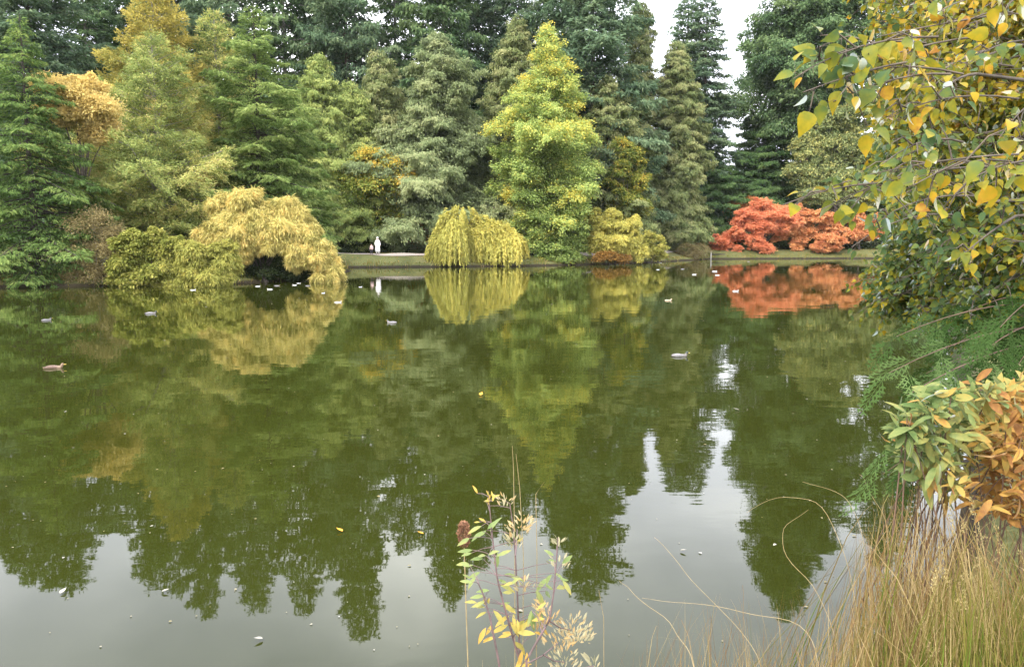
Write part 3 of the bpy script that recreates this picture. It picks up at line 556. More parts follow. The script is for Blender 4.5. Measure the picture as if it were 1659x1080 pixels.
lob_px('maple', 1341, 410, [(1340, 386, 20, 9), (1332, 400, 16, 9), (1352, 400, 12, 8)], 110.8, 'maple_orange', 'small low rounded orange maple in front of the orange pair', 'tree', MG, nsub=11, subr=.36, nleaf=80, ll=.25, lw=.17, seed=94, rag=3, flat=.5, trunk_r=.07, bark='dark_bark', tint_f=lambda C: C[:, 0] * 0 - .2)
lob_px('maple', 1392, 408, [(1374, 352, 22, 9), (1400, 360, 24, 10), (1378, 376, 24, 9), (1412, 378, 20, 9), (1425, 366, 14, 8), (1360, 362, 12, 8)], 113, 'maple_orange', 'orange maple at the right end, partly behind the foreground leaves', 'tree', MG, nsub=11, subr=.36, nleaf=80, ll=.27, lw=.18, seed=95, rag=3, flat=.45, trunk_r=.14, bark='dark_bark')
lob_px('brown_bush', 1124, 412, [(1112, 404, 14, 9), (1135, 404, 16, 9), (1124, 412, 20, 8)], 102, 'rust', 'bare brown bush at the waterline left of the red maple', 'shrub', nsub=24, subr=.3, nleaf=50, ll=.2, lw=.06, seed=96, trunk_r=.05, bark='dark_bark', tint_f=lambda C: C[:, 0] * 0 - .25)
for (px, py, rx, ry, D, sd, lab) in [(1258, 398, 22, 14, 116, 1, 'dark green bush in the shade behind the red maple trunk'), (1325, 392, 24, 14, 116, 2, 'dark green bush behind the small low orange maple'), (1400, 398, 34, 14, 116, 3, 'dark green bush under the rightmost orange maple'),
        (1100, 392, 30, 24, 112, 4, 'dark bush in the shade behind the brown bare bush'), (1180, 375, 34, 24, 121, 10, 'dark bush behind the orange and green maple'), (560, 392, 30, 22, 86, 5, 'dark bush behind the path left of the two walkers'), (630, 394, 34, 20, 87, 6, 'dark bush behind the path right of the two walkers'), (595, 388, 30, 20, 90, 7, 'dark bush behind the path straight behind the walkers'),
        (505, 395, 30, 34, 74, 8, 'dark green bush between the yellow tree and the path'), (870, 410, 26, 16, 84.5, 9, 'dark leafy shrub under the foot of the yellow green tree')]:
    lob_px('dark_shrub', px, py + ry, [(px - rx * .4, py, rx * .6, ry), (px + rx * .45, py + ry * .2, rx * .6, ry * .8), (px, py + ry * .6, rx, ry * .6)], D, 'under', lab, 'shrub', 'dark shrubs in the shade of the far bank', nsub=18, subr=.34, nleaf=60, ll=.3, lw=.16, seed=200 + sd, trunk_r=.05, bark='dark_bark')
# ------------------------------------------------------------------ things on the far bank: two people, two posts
def loft_body(name, rings, mat, parent, sides=14):
    """rings: (x, y, z, rx, ry); closed ends"""
    ang = np.arange(sides) * 2 * PI / sides; V = []
    for (x, y, z, rx, ry) in rings: V.append(np.stack([x + rx * np.cos(ang), y + ry * np.sin(ang), np.full(sides, z)], -1))
    V = np.concatenate(V); n = len(rings)
    i = np.arange(n - 1)[:, None] * sides; j = np.arange(sides)[None]; j2 = (j + 1) % sides
    FC = np.stack([i + j, i + j2, i + sides + j2, i + sides + j], -1).reshape(-1, 4)
    o = raw_mesh(name, V, FC, mat, parent, smooth=True)
    import bmesh
    bm = bmesh.new(); bm.from_mesh(o.data); bm.verts.ensure_lookup_table()
    bm.faces.new([bm.verts[k] for k in range(sides)][::-1]); bm.faces.new([bm.verts[(n - 1) * sides + k] for k in range(sides)])
    bm.to_mesh(o.data); bm.free(); return o
def skin_mesh(name, verts, radii, edges, mat, parent, root=0, lv=2):
    me = bpy.data.meshes.new(name + '_cage'); me.from_pydata(verts, edges, []); me.update()
    o = bpy.data.objects.new(name + '_cage', me); COL.objects.link(o)
    o.modifiers.new('s', 'SKIN'); ly = me.skin_vertices[0].data
    for i, r_ in enumerate(radii):
        ly[i].radius = (r_, r_) if not isinstance(r_, tuple) else r_
        ly[i].use_root = i == root
    sb = o.modifiers.new('d', 'SUBSURF'); sb.levels = lv; sb.render_levels = lv
    dg = bpy.context.evaluated_depsgraph_get(); dg.update()
    m2 = bpy.data.meshes.new_from_object(o.evaluated_get(dg)); m2.name = name
    bpy.data.objects.remove(o)
    for p_ in m2.polygons: p_.use_smooth = True
    m2.materials.clear(); m2.materials.append(mat)
    q = bpy.data.objects.new(name, m2); COL.objects.link(q); q.parent = parent
    return q
M['skin'] = plain('skin', (.55, .36, .27), .6, (.50, .32, .24), 5)
M['white_cloth'] = plain('white_cloth', (.82, .82, .80), .85, (.74, .74, .73), 6)
M['pink_cloth'] = plain('pale_pink_cloth', (.62, .45, .43), .85, (.52, .37, .36), 6)
M['dark_cloth'] = plain('dark_cloth', (.03, .03, .04), .9, (.02, .02, .025), 6)
M['dark_hair'] = plain('dark_hair', (.03, .02, .015), .6, (.02, .015, .01), 30)
M['pale_wood'] = plain('weathered_wood', (.55, .51, .45), .9, (.35, .32, .28), 9)
M['dark_wood'] = plain('dark_wood', (.035, .03, .028), .8, (.02, .018, .016), 9)
def person(loc, h, rz, label, top, legs_m, coat, hood):
    root = empty('person', loc); root.rotation_euler = (0, 0, rz); tag(root, label, 'person', 'people on the far path'); s = h / 1.70
    v = [(0, 0, .92), (0, .01, 1.12), (0, .02, 1.34), (0, .01, 1.47), (0, -.01, 1.56), (0, -.015, 1.66),
         (.10, 0, .86), (.11, -.02, .48), (.11, .02, .09), (.12, -.13, .04), (-.10, 0, .86), (-.10, -.05, .48), (-.10, .0, .09), (-.11, -.15, .04),
         (.19, .02, 1.39), (.24, .03, 1.12), (.23, -.06, .90), (.23, -.09, .81), (-.19, .02, 1.39), (-.24, .03, 1.12), (-.23, -.06, .90), (-.23, -.09, .81)]
    rr = [.14, .125, .15, .06, .085, .075, .085, .058, .042, .036, .085, .058, .042, .036, .055, .042, .033, .035, .055, .042, .033, .035]
    e = [(0, 1), (1, 2), (2, 3), (3, 4), (4, 5), (0, 6), (6, 7), (7, 8), (8, 9), (0, 10), (10, 11), (11, 12), (12, 13), (2, 14), (14, 15), (15, 16), (16, 17), (2, 18), (18, 19), (19, 20), (20, 21)]
    skin_mesh('body', [tuple(c * s for c in q) for q in v], [q * s for q in rr], e, M['skin'], root)
    sc_ = lambda L: [tuple(c * s for c in q) for q in L]
    if coat:
        loft_body('coat', sc_([(0, .0, .26, .25, .22), (0, 0, .5, .245, .20), (0, 0, .9, .215, .175), (0, .01, 1.08, .195, .16), (0, .02, 1.30, .225, .165), (0, .02, 1.41, .19, .13), (0, .01, 1.47, .085, .085)]), top, root)
    else:
        loft_body('shirt', sc_([(0, 0, .86, .19, .155), (0, .01, 1.08, .165, .15), (0, .02, 1.30, .20, .165), (0, .02, 1.41, .17, .13), (0, .01, 1.47, .08, .08)]), top, root)
    for sx_ in (1, -1):
        skin_mesh('sleeve', sc_([(sx_ * .15, .02, 1.39), (sx_ * .24, .03, 1.12), (sx_ * .232, -.06, .90)]), [.075 * s, .06 * s, .05 * s], [(0, 1), (1, 2)], top, root)
        skin_mesh('trouser_leg', sc_([(sx_ * .09, 0, .92), (sx_ * .11, -.03, .48), (sx_ * .11, .01, .09)]), [.12 * s, .08 * s, .065 * s], [(0, 1), (1, 2)], legs_m, root)
        skin_mesh('shoe', sc_([(sx_ * .11, .04, .05), (sx_ * .115, -.06, .045), (sx_ * .12, -.17, .035)]), [.05 * s, .048 * s, .035 * s], [(0, 1), (1, 2)], M['dark_cloth'], root)
    loft_body('hood' if hood else 'hair', sc_([(0, .05, 1.49, .095, .085), (0, .05, 1.58, .108, .10), (0, .035, 1.66, .108, .11), (0, .02, 1.73, .085, .09), (0, .02, 1.765, .03, .03)]), top if hood else M['dark_hair'], root)
    return root
def on_ground(px, py, z=1.27):
    d = ray(px, py); P = CAM + d * ((z - CAM[2]) / d[2]); return np.array([P[0], P[1], gz(P[0], P[1]) + .05])
person(on_ground(612, 410.6), 1.72, .3, 'person in a long white hooded coat standing on the far path', M['white_cloth'], M['white_cloth'], True, True)
person(on_ground(602, 410.8), 1.12, -.2, 'small person in a pale pink top and dark trousers beside the white coated one', M['pink_cloth'], M['dark_cloth'], False, False)
for (px, py, Y, lab) in [(1098, 412, 104, 'short weathered pale post left of the brown bare bush'), (1152, 411, 106, 'short weathered pale post between the brown bush and red maple')]:
    loc = spot(px, py, Y); pz = loc[2]; root = empty('post', loc); tag(root, lab, 'post', 'short pale posts')
    loft_body('shaft', [(0, 0, -.3, .07, .07), (0, 0, .2, .07, .07), (.01, 0, 1.15, .065, .065)], M['pale_wood'], root, 10)
    loft_body('cap', [(.01, 0, 1.152, .085, .085), (.01, 0, 1.2, .085, .085), (.01, 0, 1.23, .04, .04)], M['pale_wood'], root, 10)
# dark timber landing at the foot of the red maple
a_ = on_water(1163, 419); root = empty('landing', (a_[0], a_[1] + .3, 0)); tag(root, 'low dark timber landing at the water between the brown bush and red maple', 'landing')
def box(bm_list, x0, x1, y0, y1, z0, z1):
    bm_list.append((np.array([[x, y, z] for x in (x0, x1) for y in (y0, y1) for z in (z0, z1)], float)))
BF = np.array([[0, 1, 3, 2], [4, 6, 7, 5], [0, 4, 5, 1], [2, 3, 7, 6], [0, 2, 6, 4], [1, 5, 7, 3]])
def boxes(name, L, mat, parent):
    return raw_mesh(name, np.concatenate(L), np.concatenate([BF + 8 * i for i in range(len(L))]), mat, parent)
L = []
for k in range(9): box(L, -1.0 + k * .225, -1.0 + k * .225 + .2, -.3, 1.6, .62, .67)
boxes('deck', L, M['dark_wood'], root)
for y in (-.28, 1.4): L = []; box(L, -1.0, 1.0, y, y + .08, .46, .615); boxes('beam', L, M['dark_wood'], root)
for x in (-.85, .85): L = []; box(L, x - .07, x + .07, -.26, -.12, -.5, .455); boxes('leg', L, M['dark_wood'], root)

# ------------------------------------------------------------------ water birds
M['gull_body'] = plain('white_plumage', (.46, .46, .45), .7, (.32, .32, .32), 4)
M['duck_body'] = plain('grey_plumage', (.19, .175, .16), .7, (.08, .07, .06), 14)
M['brown_body'] = plain('brown_plumage', (.26, .17, .11), .7, (.12, .08, .05), 16)
M['pale_body'] = plain('cream_plumage', (.46, .37, .26), .7, (.34, .27, .18), 12)
M['wing_grey'] = plain('grey_wing', (.24, .23, .23), .7, (.12, .11, .11), 16)
M['wing_brown'] = plain('brown_wing', (.16, .10, .07), .7, (.08, .05, .035), 16)
M['duck_head'] = plain('dark_green_head', (.015, .035, .02), .4, (.01, .02, .012), 10)
M['bill'] = plain('yellow_bill', (.55, .40, .06), .5, (.45, .32, .05), 10)
def bird(loc, L, rz, body, wing, headm, label, cat, group):
    root = empty(cat, loc); root.rotation_euler = (0, 0, rz); root.scale = (L, L, L); tag(root, label, cat, group)
    if headm is None: headm = body
    sp = [(-.50, .12, .012, .012), (-.44, .105, .06, .03), (-.32, .075, .12, .075), (-.15, .06, .165, .115), (.05, .055, .175, .125), (.2, .07, .15, .115), (.285, .105, .10, .085), (.32, .15, .07, .065), (.335, .195, .062, .06), (.352, .235, .068, .064), (.378, .27, .06, .046), (.384, .30, .02, .018)]
    V, sides = [], 12; ang = np.arange(sides) * 2 * PI / sides
    P = np.array([(a, 0, b) for a, b, _, _ in sp]); T = unit(np.gradient(P, axis=0))
    for (a, b, ry, rz_), t in zip(sp, T):
        u = np.array([0, 1., 0]); w_ = np.cross(t, u)
        V.append(np.array([a, 0, b]) + ry * np.cos(ang)[:, None] * u + rz_ * np.sin(ang)[:, None] * w_)
    V = np.concatenate(V); n = len(sp); i = np.arange(n - 1)[:, None] * sides; j = np.arange(sides)[None]; j2 = (j + 1) % sides
    FC = np.stack([i + j, i + j2, i + sides + j2, i + sides + j], -1).reshape(-1, 4)
    raw_mesh('body', V, FC, body, root, smooth=True)
    def blob(nm, c, r_, mat):
        u = np.linspace(0, PI, 8); ang2 = np.arange(10) * 2 * PI / 10
        Vb = np.array([[c[0] + r_[0] * math.cos(a), c[1] + r_[1] * math.sin(a) * math.cos(b), c[2] + r_[2] * math.sin(a) * math.sin(b)] for a in u for b in ang2])
        i = np.arange(7)[:, None] * 10; j = np.arange(10)[None]; j2 = (j + 1) % 10
        raw_mesh(nm, Vb, np.stack([i + j, i + j2, i + 10 + j2, i + 10 + j], -1).reshape(-1, 4), mat, root, smooth=True)
    for s in (1, -1): blob('wing', (-.12, s * .125, .115), (.30, .062, .085), wing)
    blob('bill', (.465, 0, .228), (.075, .032, .018), M['bill'])
    if headm is not body: blob('head_plumage', (.365, 0, .238), (.080, .073, .074), headm)
    return root
birds = [  # px, py of the waterline, length m, turn, look, label
 (1102, 577, .52, .2, 'duck', 'grey duck with a dark head in the open right half of the pond'),
 (634, 523, .50, 2.6, 'duck', 'grey duck swimming alone in mid pond below the gold and green tree'),
 (245, 508, .52, .2, 'duck', 'grey duck with a dark head swimming off the left point'),
 (76, 519, .46, 1.2, 'duck', 'grey duck swimming in the dark reflection of the left hemlock'),
 (88, 596, .50, .3, 'brown', 'brown duck low in the water near the left border'),
 (313, 470, .42, .4, 'gull', 'white gull on the water below the low yellow green shrub'),
 (418, 464, .42, .2, 'gull', 'white gull leftmost in the row under the hollow of the yellow tree'),
 (437, 469, .44, 3.0, 'gull', 'white gull nearest to us in the row under the yellow tree'),
 (449, 463, .40, .3, 'duck', 'grey duck in the row of birds under the yellow tree'),
 (477, 462, .42, 2.7, 'gull', 'white gull at the dark edge of the hollow, paired with another'),
 (484, 459, .38, .1, 'gull', 'small white gull just behind its pair under the yellow tree'),
 (499, 463, .36, .4, 'duck', 'small grey duck rightmost in the row under the yellow tree'),
 (524, 475, .36, 1.2, 'gull', 'small pale gull in the golden reflection right of the yellow tree'),
 (548, 490, .46, .2, 'gull', 'white gull farther out from the tip of the yellow tree'),
 (584, 465, .34, .8, 'gull', 'tiny white gull just left of the white coated person reflection'),
 (1083, 487, .46, .4, 'pale', 'cream coloured duck facing away in the right middle of the pond'),
 (1192, 472, .50, .2, 'gull', 'white gull in the red reflection of the maples'),
 (1158, 440, .62, .2, 'gull', 'white gull close to the dark landing'),
 (1162, 446, .50, 3.0, 'gull', 'white gull in front of the one by the dark landing'),
 (1125, 445, .52, .3, 'gull', 'white gull in front of the brown bare bush'),
 (1106, 436, .46, .3, 'duck', 'grey duck near the waterline left of the brown bare bush'),
 (1066, 437, .42, .3, 'gull', 'small white gull below the small light green shrub'),
 (1070, 426, .42, 2.4, 'gull', 'small white gull at the shore by the small light green shrub'),
 (1273, 419, .55, .2, 'gull', 'white gull on the far water below the middle orange maple'),
 (1213, 424, .45, .2, 'duck', 'grey duck on the far water below the red maple'),
]
LOOK = {'duck': ('duck_body', 'wing_grey', 'duck_head'), 'brown': ('brown_body', 'wing_brown', 'brown_body'), 'gull': ('gull_body', 'wing_grey', None), 'pale': ('pale_body', 'pale_body', None)}
M['wing_pale'] = plain('pale_grey_wing', (.60, .60, .60), .7, (.50, .50, .5), 16)
for (px, py, L_, rz, k, lab) in birds:
    P = on_water(px, py); b_, w_, h_ = LOOK[k]
    bird((P[0], P[1], -.03), L_ * (.78 if k == 'gull' else .9), rz, M[b_], M['wing_pale' if k == 'gull' else w_], M[h_] if h_ and k == 'duck' else None, lab, 'gull' if k == 'gull' else 'duck', 'gulls on the pond' if k == 'gull' else 'ducks on the pond')

# ------------------------------------------------------------------ floating leaves
OUT = np.array([(0, 0), (.06, .20), (.22, .34), (.42, .35), (.65, .24), (.85, .09), (1, 0)])
def leaf_proto(outline, fold=.25, curl=.25):
    """rows along the midrib: left edge, midrib, right edge; returns verts (n*3), quads"""
    n = len(outline); V = []
    for (x, w_) in outline:
        z = -curl * x * x
        V += [(x, w_, z + fold * w_), (x, 0, z), (x, -w_, z + fold * w_)]
    Fq = []
    for i in range(n - 1):
        a = 3 * i; Fq += [(a, a + 1, a + 4, a + 3), (a + 1, a + 2, a + 5, a + 4)]
    return np.array(V), np.array(Fq)
def leaf_cloud(name, C, A, N, L, W, T, mat, parent, outline=OUT, fold=.25, curl=.25, tipt=.12, g=None):
    """shaped leaves: C stalk end, A direction, N face normal"""
    pv, pf = leaf_proto(outline, fold, 0); n = len(C); k = len(pv)
    A = unit(A); B = unit(np.cross(N, A)); N = np.cross(A, B)
    cur = (np.broadcast_to(curl, (n,)) if g is None else curl * (g.normal(.6, .8, n)))
    x = pv[:, 0][None, :, None]; zc = -(cur[:, None] * pv[None, :, 0] ** 2)[..., None] + pv[:, 2][None, :, None]
    L = np.broadcast_to(L, (n,))[:, None, None]; W = np.broadcast_to(W, (n,))[:, None, None]
    V = C[:, None] + A[:, None] * x * L + B[:, None] * pv[:, 1][None, :, None] * W + N[:, None] * zc * L
    FC = (pf[None] + (np.arange(n) * k)[:, None, None]).reshape(-1, 4)
    tint = np.broadcast_to(T, (n,))[:, None] + tipt * (pv[:, 0][None] - .4)
    return raw_mesh(name, V.reshape(-1, 3), FC, mat, parent, tint=tint.ravel(), smooth=True)
g = np.random.default_rng(77)
n = 1300; Yf = 5 + 100 * g.random(n) ** 1.35; Xf = (g.random(n) * 2 - 1) * .75 * Yf
cl = np.sin(Xf * .13 + 2) + np.sin(Yf * .11 + Xf * .05) + g.normal(0, .8, n)
k = (shore_dist(Xf, Yf) < -.3) & (cl > .1); Xf, Yf = Xf[k], Yf[k]; n = len(Xf)
a_ = g.random(n) * 6.28; C = np.stack([Xf, Yf, np.full(n, .006)], -1)
sz = np.where(Yf < 30, .010 + .035 * g.random(n) ** 4 + .0006 * Yf, .04 + .06 * g.random(n))
o = leaf_cloud('floating_leaves', C, np.stack([np.cos(a_), np.sin(a_), 0 * a_], -1), np.stack([g.normal(0, .05, n), g.normal(0, .05, n), np.ones(n)], -1), sz, sz * .9, g.random(n) ** 1.3, M['floating'], None, g=g, curl=.1)
tag(o, 'specks of pale fallen leaves and fluff scattered on the water', 'leaves', kind='stuff')
for (px, py, L_, mt, lab) in [(555, 862, .10, 'orange_leaf', 'orange fallen leaf floating left of the rust brown seed head'), (686, 866, .08, 'orange_leaf', 'small yellow orange leaf floating between the orange leaf and seed head'), (778, 641, .16, 'orange_leaf', 'orange leaf floating alone in the middle of the pond'),
        (1198, 665, .14, 'floating', 'pale leaf floating in the reflection of the bright sky gap'), (426, 1036, .085, 'floating', 'white curled leaf floating near the lower left'), (97, 963, .09, 'floating', 'pinkish pale leaf floating at the tree top reflection lower left'), (262, 960, .08, 'floating', 'pale leaf floating in the sky reflection at lower left centre'), (1102, 893, .08, 'floating', 'pale leaf floating in the sky reflection lower right of centre')]:
    P = on_water(px, py); aa = g.random() * 6.28; L_ = L_ * .75
    o = leaf_cloud('floating_leaf', np.array([[0, 0, 0.]]), np.array([[math.cos(aa), math.sin(aa), 0]]), np.array([[.1, .05, 1.]]), L_, L_ * .8, .8, M[mt], None, curl=-.35, fold=.4)
    o.location = (P[0], P[1], .012); tag(o, lab, 'leaf', 'fallen leaves one can pick out')

# rough grass and reeds along the far shore, fallen leaves on the banks
g = np.random.default_rng(140)
def shore_pts(n, d0, d1, box_):
    out_ = []
    while sum(len(q) for q in out_) < n:
        x = box_[0] + (box_[1] - box_[0]) * g.random(40000); y = box_[2] + (box_[3] - box_[2]) * g.random(40000)
        d = shore_dist(x, y); k = (d > d0) & (d < d1) & (np.abs(x) < y * .72 + 3); out_.append(np.stack([x[k], y[k], ground_z(x[k], y[k])], -1))
    return np.concatenate(out_)[:n]
rt = shore_pts(5200, .0, 1.1, (-48, 62, 40, 116)); n = len(rt); tall = (np.sin(rt[:, 0] * .8) + np.sin(rt[:, 0] * 2.3 + 1) + g.normal(0, .6, n) > .9)
c = Cloud(); hgt = np.where(tall, .30 + .40 * g.random(n), .10 + .16 * g.random(n))
c.add(rt - [0, 0, .02], np.stack([g.normal(0, .3, n), g.normal(0, .3, n), np.ones(n)], -1), np.stack([g.normal(0, .3, n), -np.ones(n), g.normal(0, .2, n)], -1), hgt, .035 + .03 * g.random(n), np.clip(.30 + g.normal(0, .2, n), 0, 1))
o = c.build('shore_grass', M['dry_grass'], None); tag(o, 'rough grass and short reeds along the far waterline', 'grass', kind='stuff')
rt = shore_pts(2600, .4, 9, (14, 60, 90, 125)); r2_ = shore_pts(1500, .4, 7, (-40, 12, 40, 95)); rt = np.concatenate([rt, r2_]); n = len(rt); a_ = g.random(n) * 6.28
o = leaf_cloud('fallen_leaves', rt + [0, 0, .03], np.stack([np.cos(a_), np.sin(a_), g.normal(0, .2, n)], -1), np.stack([g.normal(0, .3, n), g.normal(-.2, .3, n), np.ones(n)], -1), .10 + .08 * g.random(n), .10, g.random(n), M['brown_orange'], None, g=g, curl=.2)
tag(o, 'orange brown fallen leaves scattered on the far banks', 'leaves', kind='stuff')

# ------------------------------------------------------------------ foreground: poplar at the right
g = np.random.default_rng(88)
EDGE_Y = [-60, 0, 90, 150, 210, 270, 320, 345, 400, 470, 520, 560]; EDGE_X = [1395, 1405, 1400, 1395, 1420, 1400, 1385, 1415, 1440, 1405, 1455, 1560]
poplar = empty('poplar', (5.9, 6.4, gz(5.9, 6.4))); tag(poplar, 'leaning poplar with yellow and green leaves filling the upper right corner', 'tree')
pb = np.array(poplar.location)
trunk = np.array([[5.9, 6.4, pb[2] - .4], [5.8, 6.35, 2.2], [5.6, 6.2, 3.6], [5.5, 6.1, 5.2], [5.5, 6.0, 7.2]])
pl = []; tw = []
C_, A_, N_, L_, W_, T_, P_ = [], [], [], [], [], [], []
def leafy(line, n, size, gr, tbase, tsd, spreadd=.05, t0=.05):
    """n leaves along a twig polyline, hanging from short stalks"""
    line = np.asarray(line); seg = np.linspace(0, 1, len(line)); t = t0 + (1 - t0) * gr.random(n)
    P = np.stack([np.interp(t, seg, line[:, k]) for k in range(3)], -1)
    ax = unit(line[-1] - line[0])
    st = unit(gr.normal(0, .7, (n, 3)) + ax * .5 + np.array([0, 0, -.25])) * (spreadd * (.5 + gr.random((n, 1))))
    Aq = unit(st) * .6 + ax * .3 + gr.normal(0, .5, (n, 3)); Aq[:, 2] -= .5
    Nq = gr.normal(0, .75, (n, 3)) + np.array([-.2, -.3, .6])
    C_.append(P + st); P_.append(P); A_.append(Aq); N_.append(Nq); s_ = size * (.55 + .6 * gr.random(n)); L_.append(s_); W_.append(s_ * (.85 + .3 * gr.random(n)))
    T_.append(tbase - .06 + gr.normal(0, tsd * 1.15, n))
def edge(py): return np.interp(py, EDGE_Y, EDGE_X)
def branch(tip, start, nside, nl, size, gr, tb, rad=.008):
    mid = (tip + start) / 2 + np.array([0, 0, .10 * np.linalg.norm(tip - start)]) + gr.normal(0, .04, 3)
    tt_ = np.linspace(0, 1, 7)[:, None]; line = (1 - tt_) ** 2 * start + 2 * tt_ * (1 - tt_) * mid + tt_ ** 2 * tip
    tw.append((line, np.linspace(rad, .0018, 7)))
    leafy(line, nl, size, gr, tb, .17, t0=.35)
    ax = unit(tip - start)
    for q in range(nside):
        u = .25 + .7 * gr.random(); b0 = np.array([np.interp(u, tt_[:, 0], line[:, k_]) for k_ in range(3)])
        d = unit(ax * .55 + gr.normal(0, .55, 3) + np.array([0, 0, -.1])); ln = (.18 + .34 * gr.random()) * np.linalg.norm(tip - start) * .55
        sl_ = np.stack([b0, b0 + d * ln * .5 + [0, 0, .02], b0 + d * ln + [0, 0, -.10 * ln]]); tw.append((sl_, np.array([.004, .003, .0014])))
        leafy(sl_, int(nl * .55), size, gr, tb + gr.normal(0, .08), .16)
def trunk_at(z): return np.array([np.interp(z, trunk[:, 2], trunk[:, k]) for k in range(3)])
def mass(nb, Y0, Y1, y0, y1, inset, size, nside, nl, gr, tbf, reach=(1.0, 1.9), xmax=1760):
    for i in range(nb):
        py = y0 + (y1 - y0) * (i + gr.random()) / nb; px = edge(py) + inset + (xmax - edge(py) - inset) * gr.random() ** 1.1
        Y = Y0 + (Y1 - Y0) * gr.random(); tip = at(px, py, Y)
        tr = trunk_at(np.clip(tip[2] + .6, pb[2] + .8, 6.8)); d = unit(tr - tip + np.array([.5, .2, .2])); ln = reach[0] + (reach[1] - reach[0]) * gr.random()
        start = tip + d * min(ln, np.linalg.norm(tr - tip)) + gr.normal(0, .15, 3)
        branch(tip, start, nside, nl, size, gr, tbf(px, py) + gr.normal(0, .06))
        if i % 3 == 0: pl.append((np.stack([trunk_at(np.clip(start[2] - .3, pb[2] + .5, 6.5)), (start + trunk_at(np.clip(start[2], pb[2] + .5, 6.8))) / 2 + [0, 0, .1], start]), np.array([.035, .02, .008])))
up = lambda px, py: .53 - .0007 * max(0, py - 120) + .0005 * (px - 1520)
mass(260, 6.0, 9.0, -80, 545, -5, .058, 9, 30, g, lambda a, b: up(a, b) - .12, (.7, 1.4), 1740)
mass(80, 6.0, 8.0, 425, 560, -15, .060, 9, 24, g, lambda a, b: .26, (.7, 1.3), 1740)
mass(190, 4.6, 6.2, -80, 530, 8, .055, 8, 22, g, lambda a, b: up(a, b) - .05, (.6, 1.3), 1740)
mass(20, 3.5, 4.6, -60, 450, 45, .058, 5, 10, g, lambda a, b: up(a, b) - .02, (.6, 1.2), 1740)
# the near sprays that stand out to the left
for (tx, ty, sx_, sy_, Y, ns_, nl_, tb, sz) in [(1285, 128, 1520, 60, 2.9, 3, 12, .42, .098), (1330, 140, 1560, 120, 3.1, 3, 10, .5, .09), (1268, 332, 1500, 300, 3.0, 2, 10, .42, .08), (1330, 340, 1600, 270, 3.1, 4, 12, .44, .092), (1420, 60, 1640, 20, 3.3, 4, 12, .58, .09), (1440, 190, 1650, 160, 3.2, 4, 12, .6, .09),
        (1400, 285, 1650, 250, 3.0, 4, 12, .4, .10), (1480, 300, 1700, 290, 2.7, 4, 11, .52, .10), (1560, 300, 1720, 260, 2.6, 3, 9, .62, .10), (1500, 30, 1720, 0, 2.8, 4, 12, .66, .10), (1430, 265, 1560, 230, 2.9, 3, 9, .25, .10), (1380, 400, 1560, 350, 3.6, 3, 9, .4, .08), (1310, 105, 1500, 70, 3.0, 4, 12, .42, .11), (1350, 165, 1540, 120, 3.0, 4, 12, .46, .11), (1390, 110, 1580, 60, 3.2, 4, 12, .52, .10), (1300, 150, 1480, 100, 2.9, 3, 9, .3, .11), (1350, 335, 1540, 300, 3.2, 4, 11, .38, .10), (1420, 360, 1600, 320, 3.4, 4, 11, .36, .09)]:
    branch(at(tx, ty, Y), at(sx_, sy_, Y + .25), ns_, max(6, nl_ - 5), sz * .72, g, tb - .05, .005)
n = sum(len(q) for q in C_)
Ca, Pa = np.concatenate(C_), np.concatenate(P_); k_ = np.where(Ca[:, 1] < 4.3)[0]
tw += [(np.stack([Pa[i], (Pa[i] + Ca[i]) / 2 + [0, 0, .004], Ca[i]]), [.0011, .0009, .0008]) for i in k_]
tubes('trunk', [(trunk - pb, [.2, .17, .14, .11, .06])], M['bark'], poplar, 12)
tubes('branches', [(q - pb, r_) for q, r_ in pl + tw], M['bark'], poplar, 5)
leaf_cloud('leaves', np.concatenate(C_) - pb, np.concatenate(A_), np.concatenate(N_), np.concatenate(L_), np.concatenate(W_), np.clip(np.concatenate(T_), .02, .98), M['poplar'], poplar, g=g, curl=.3, tipt=.22)
print('poplar leaves', n)

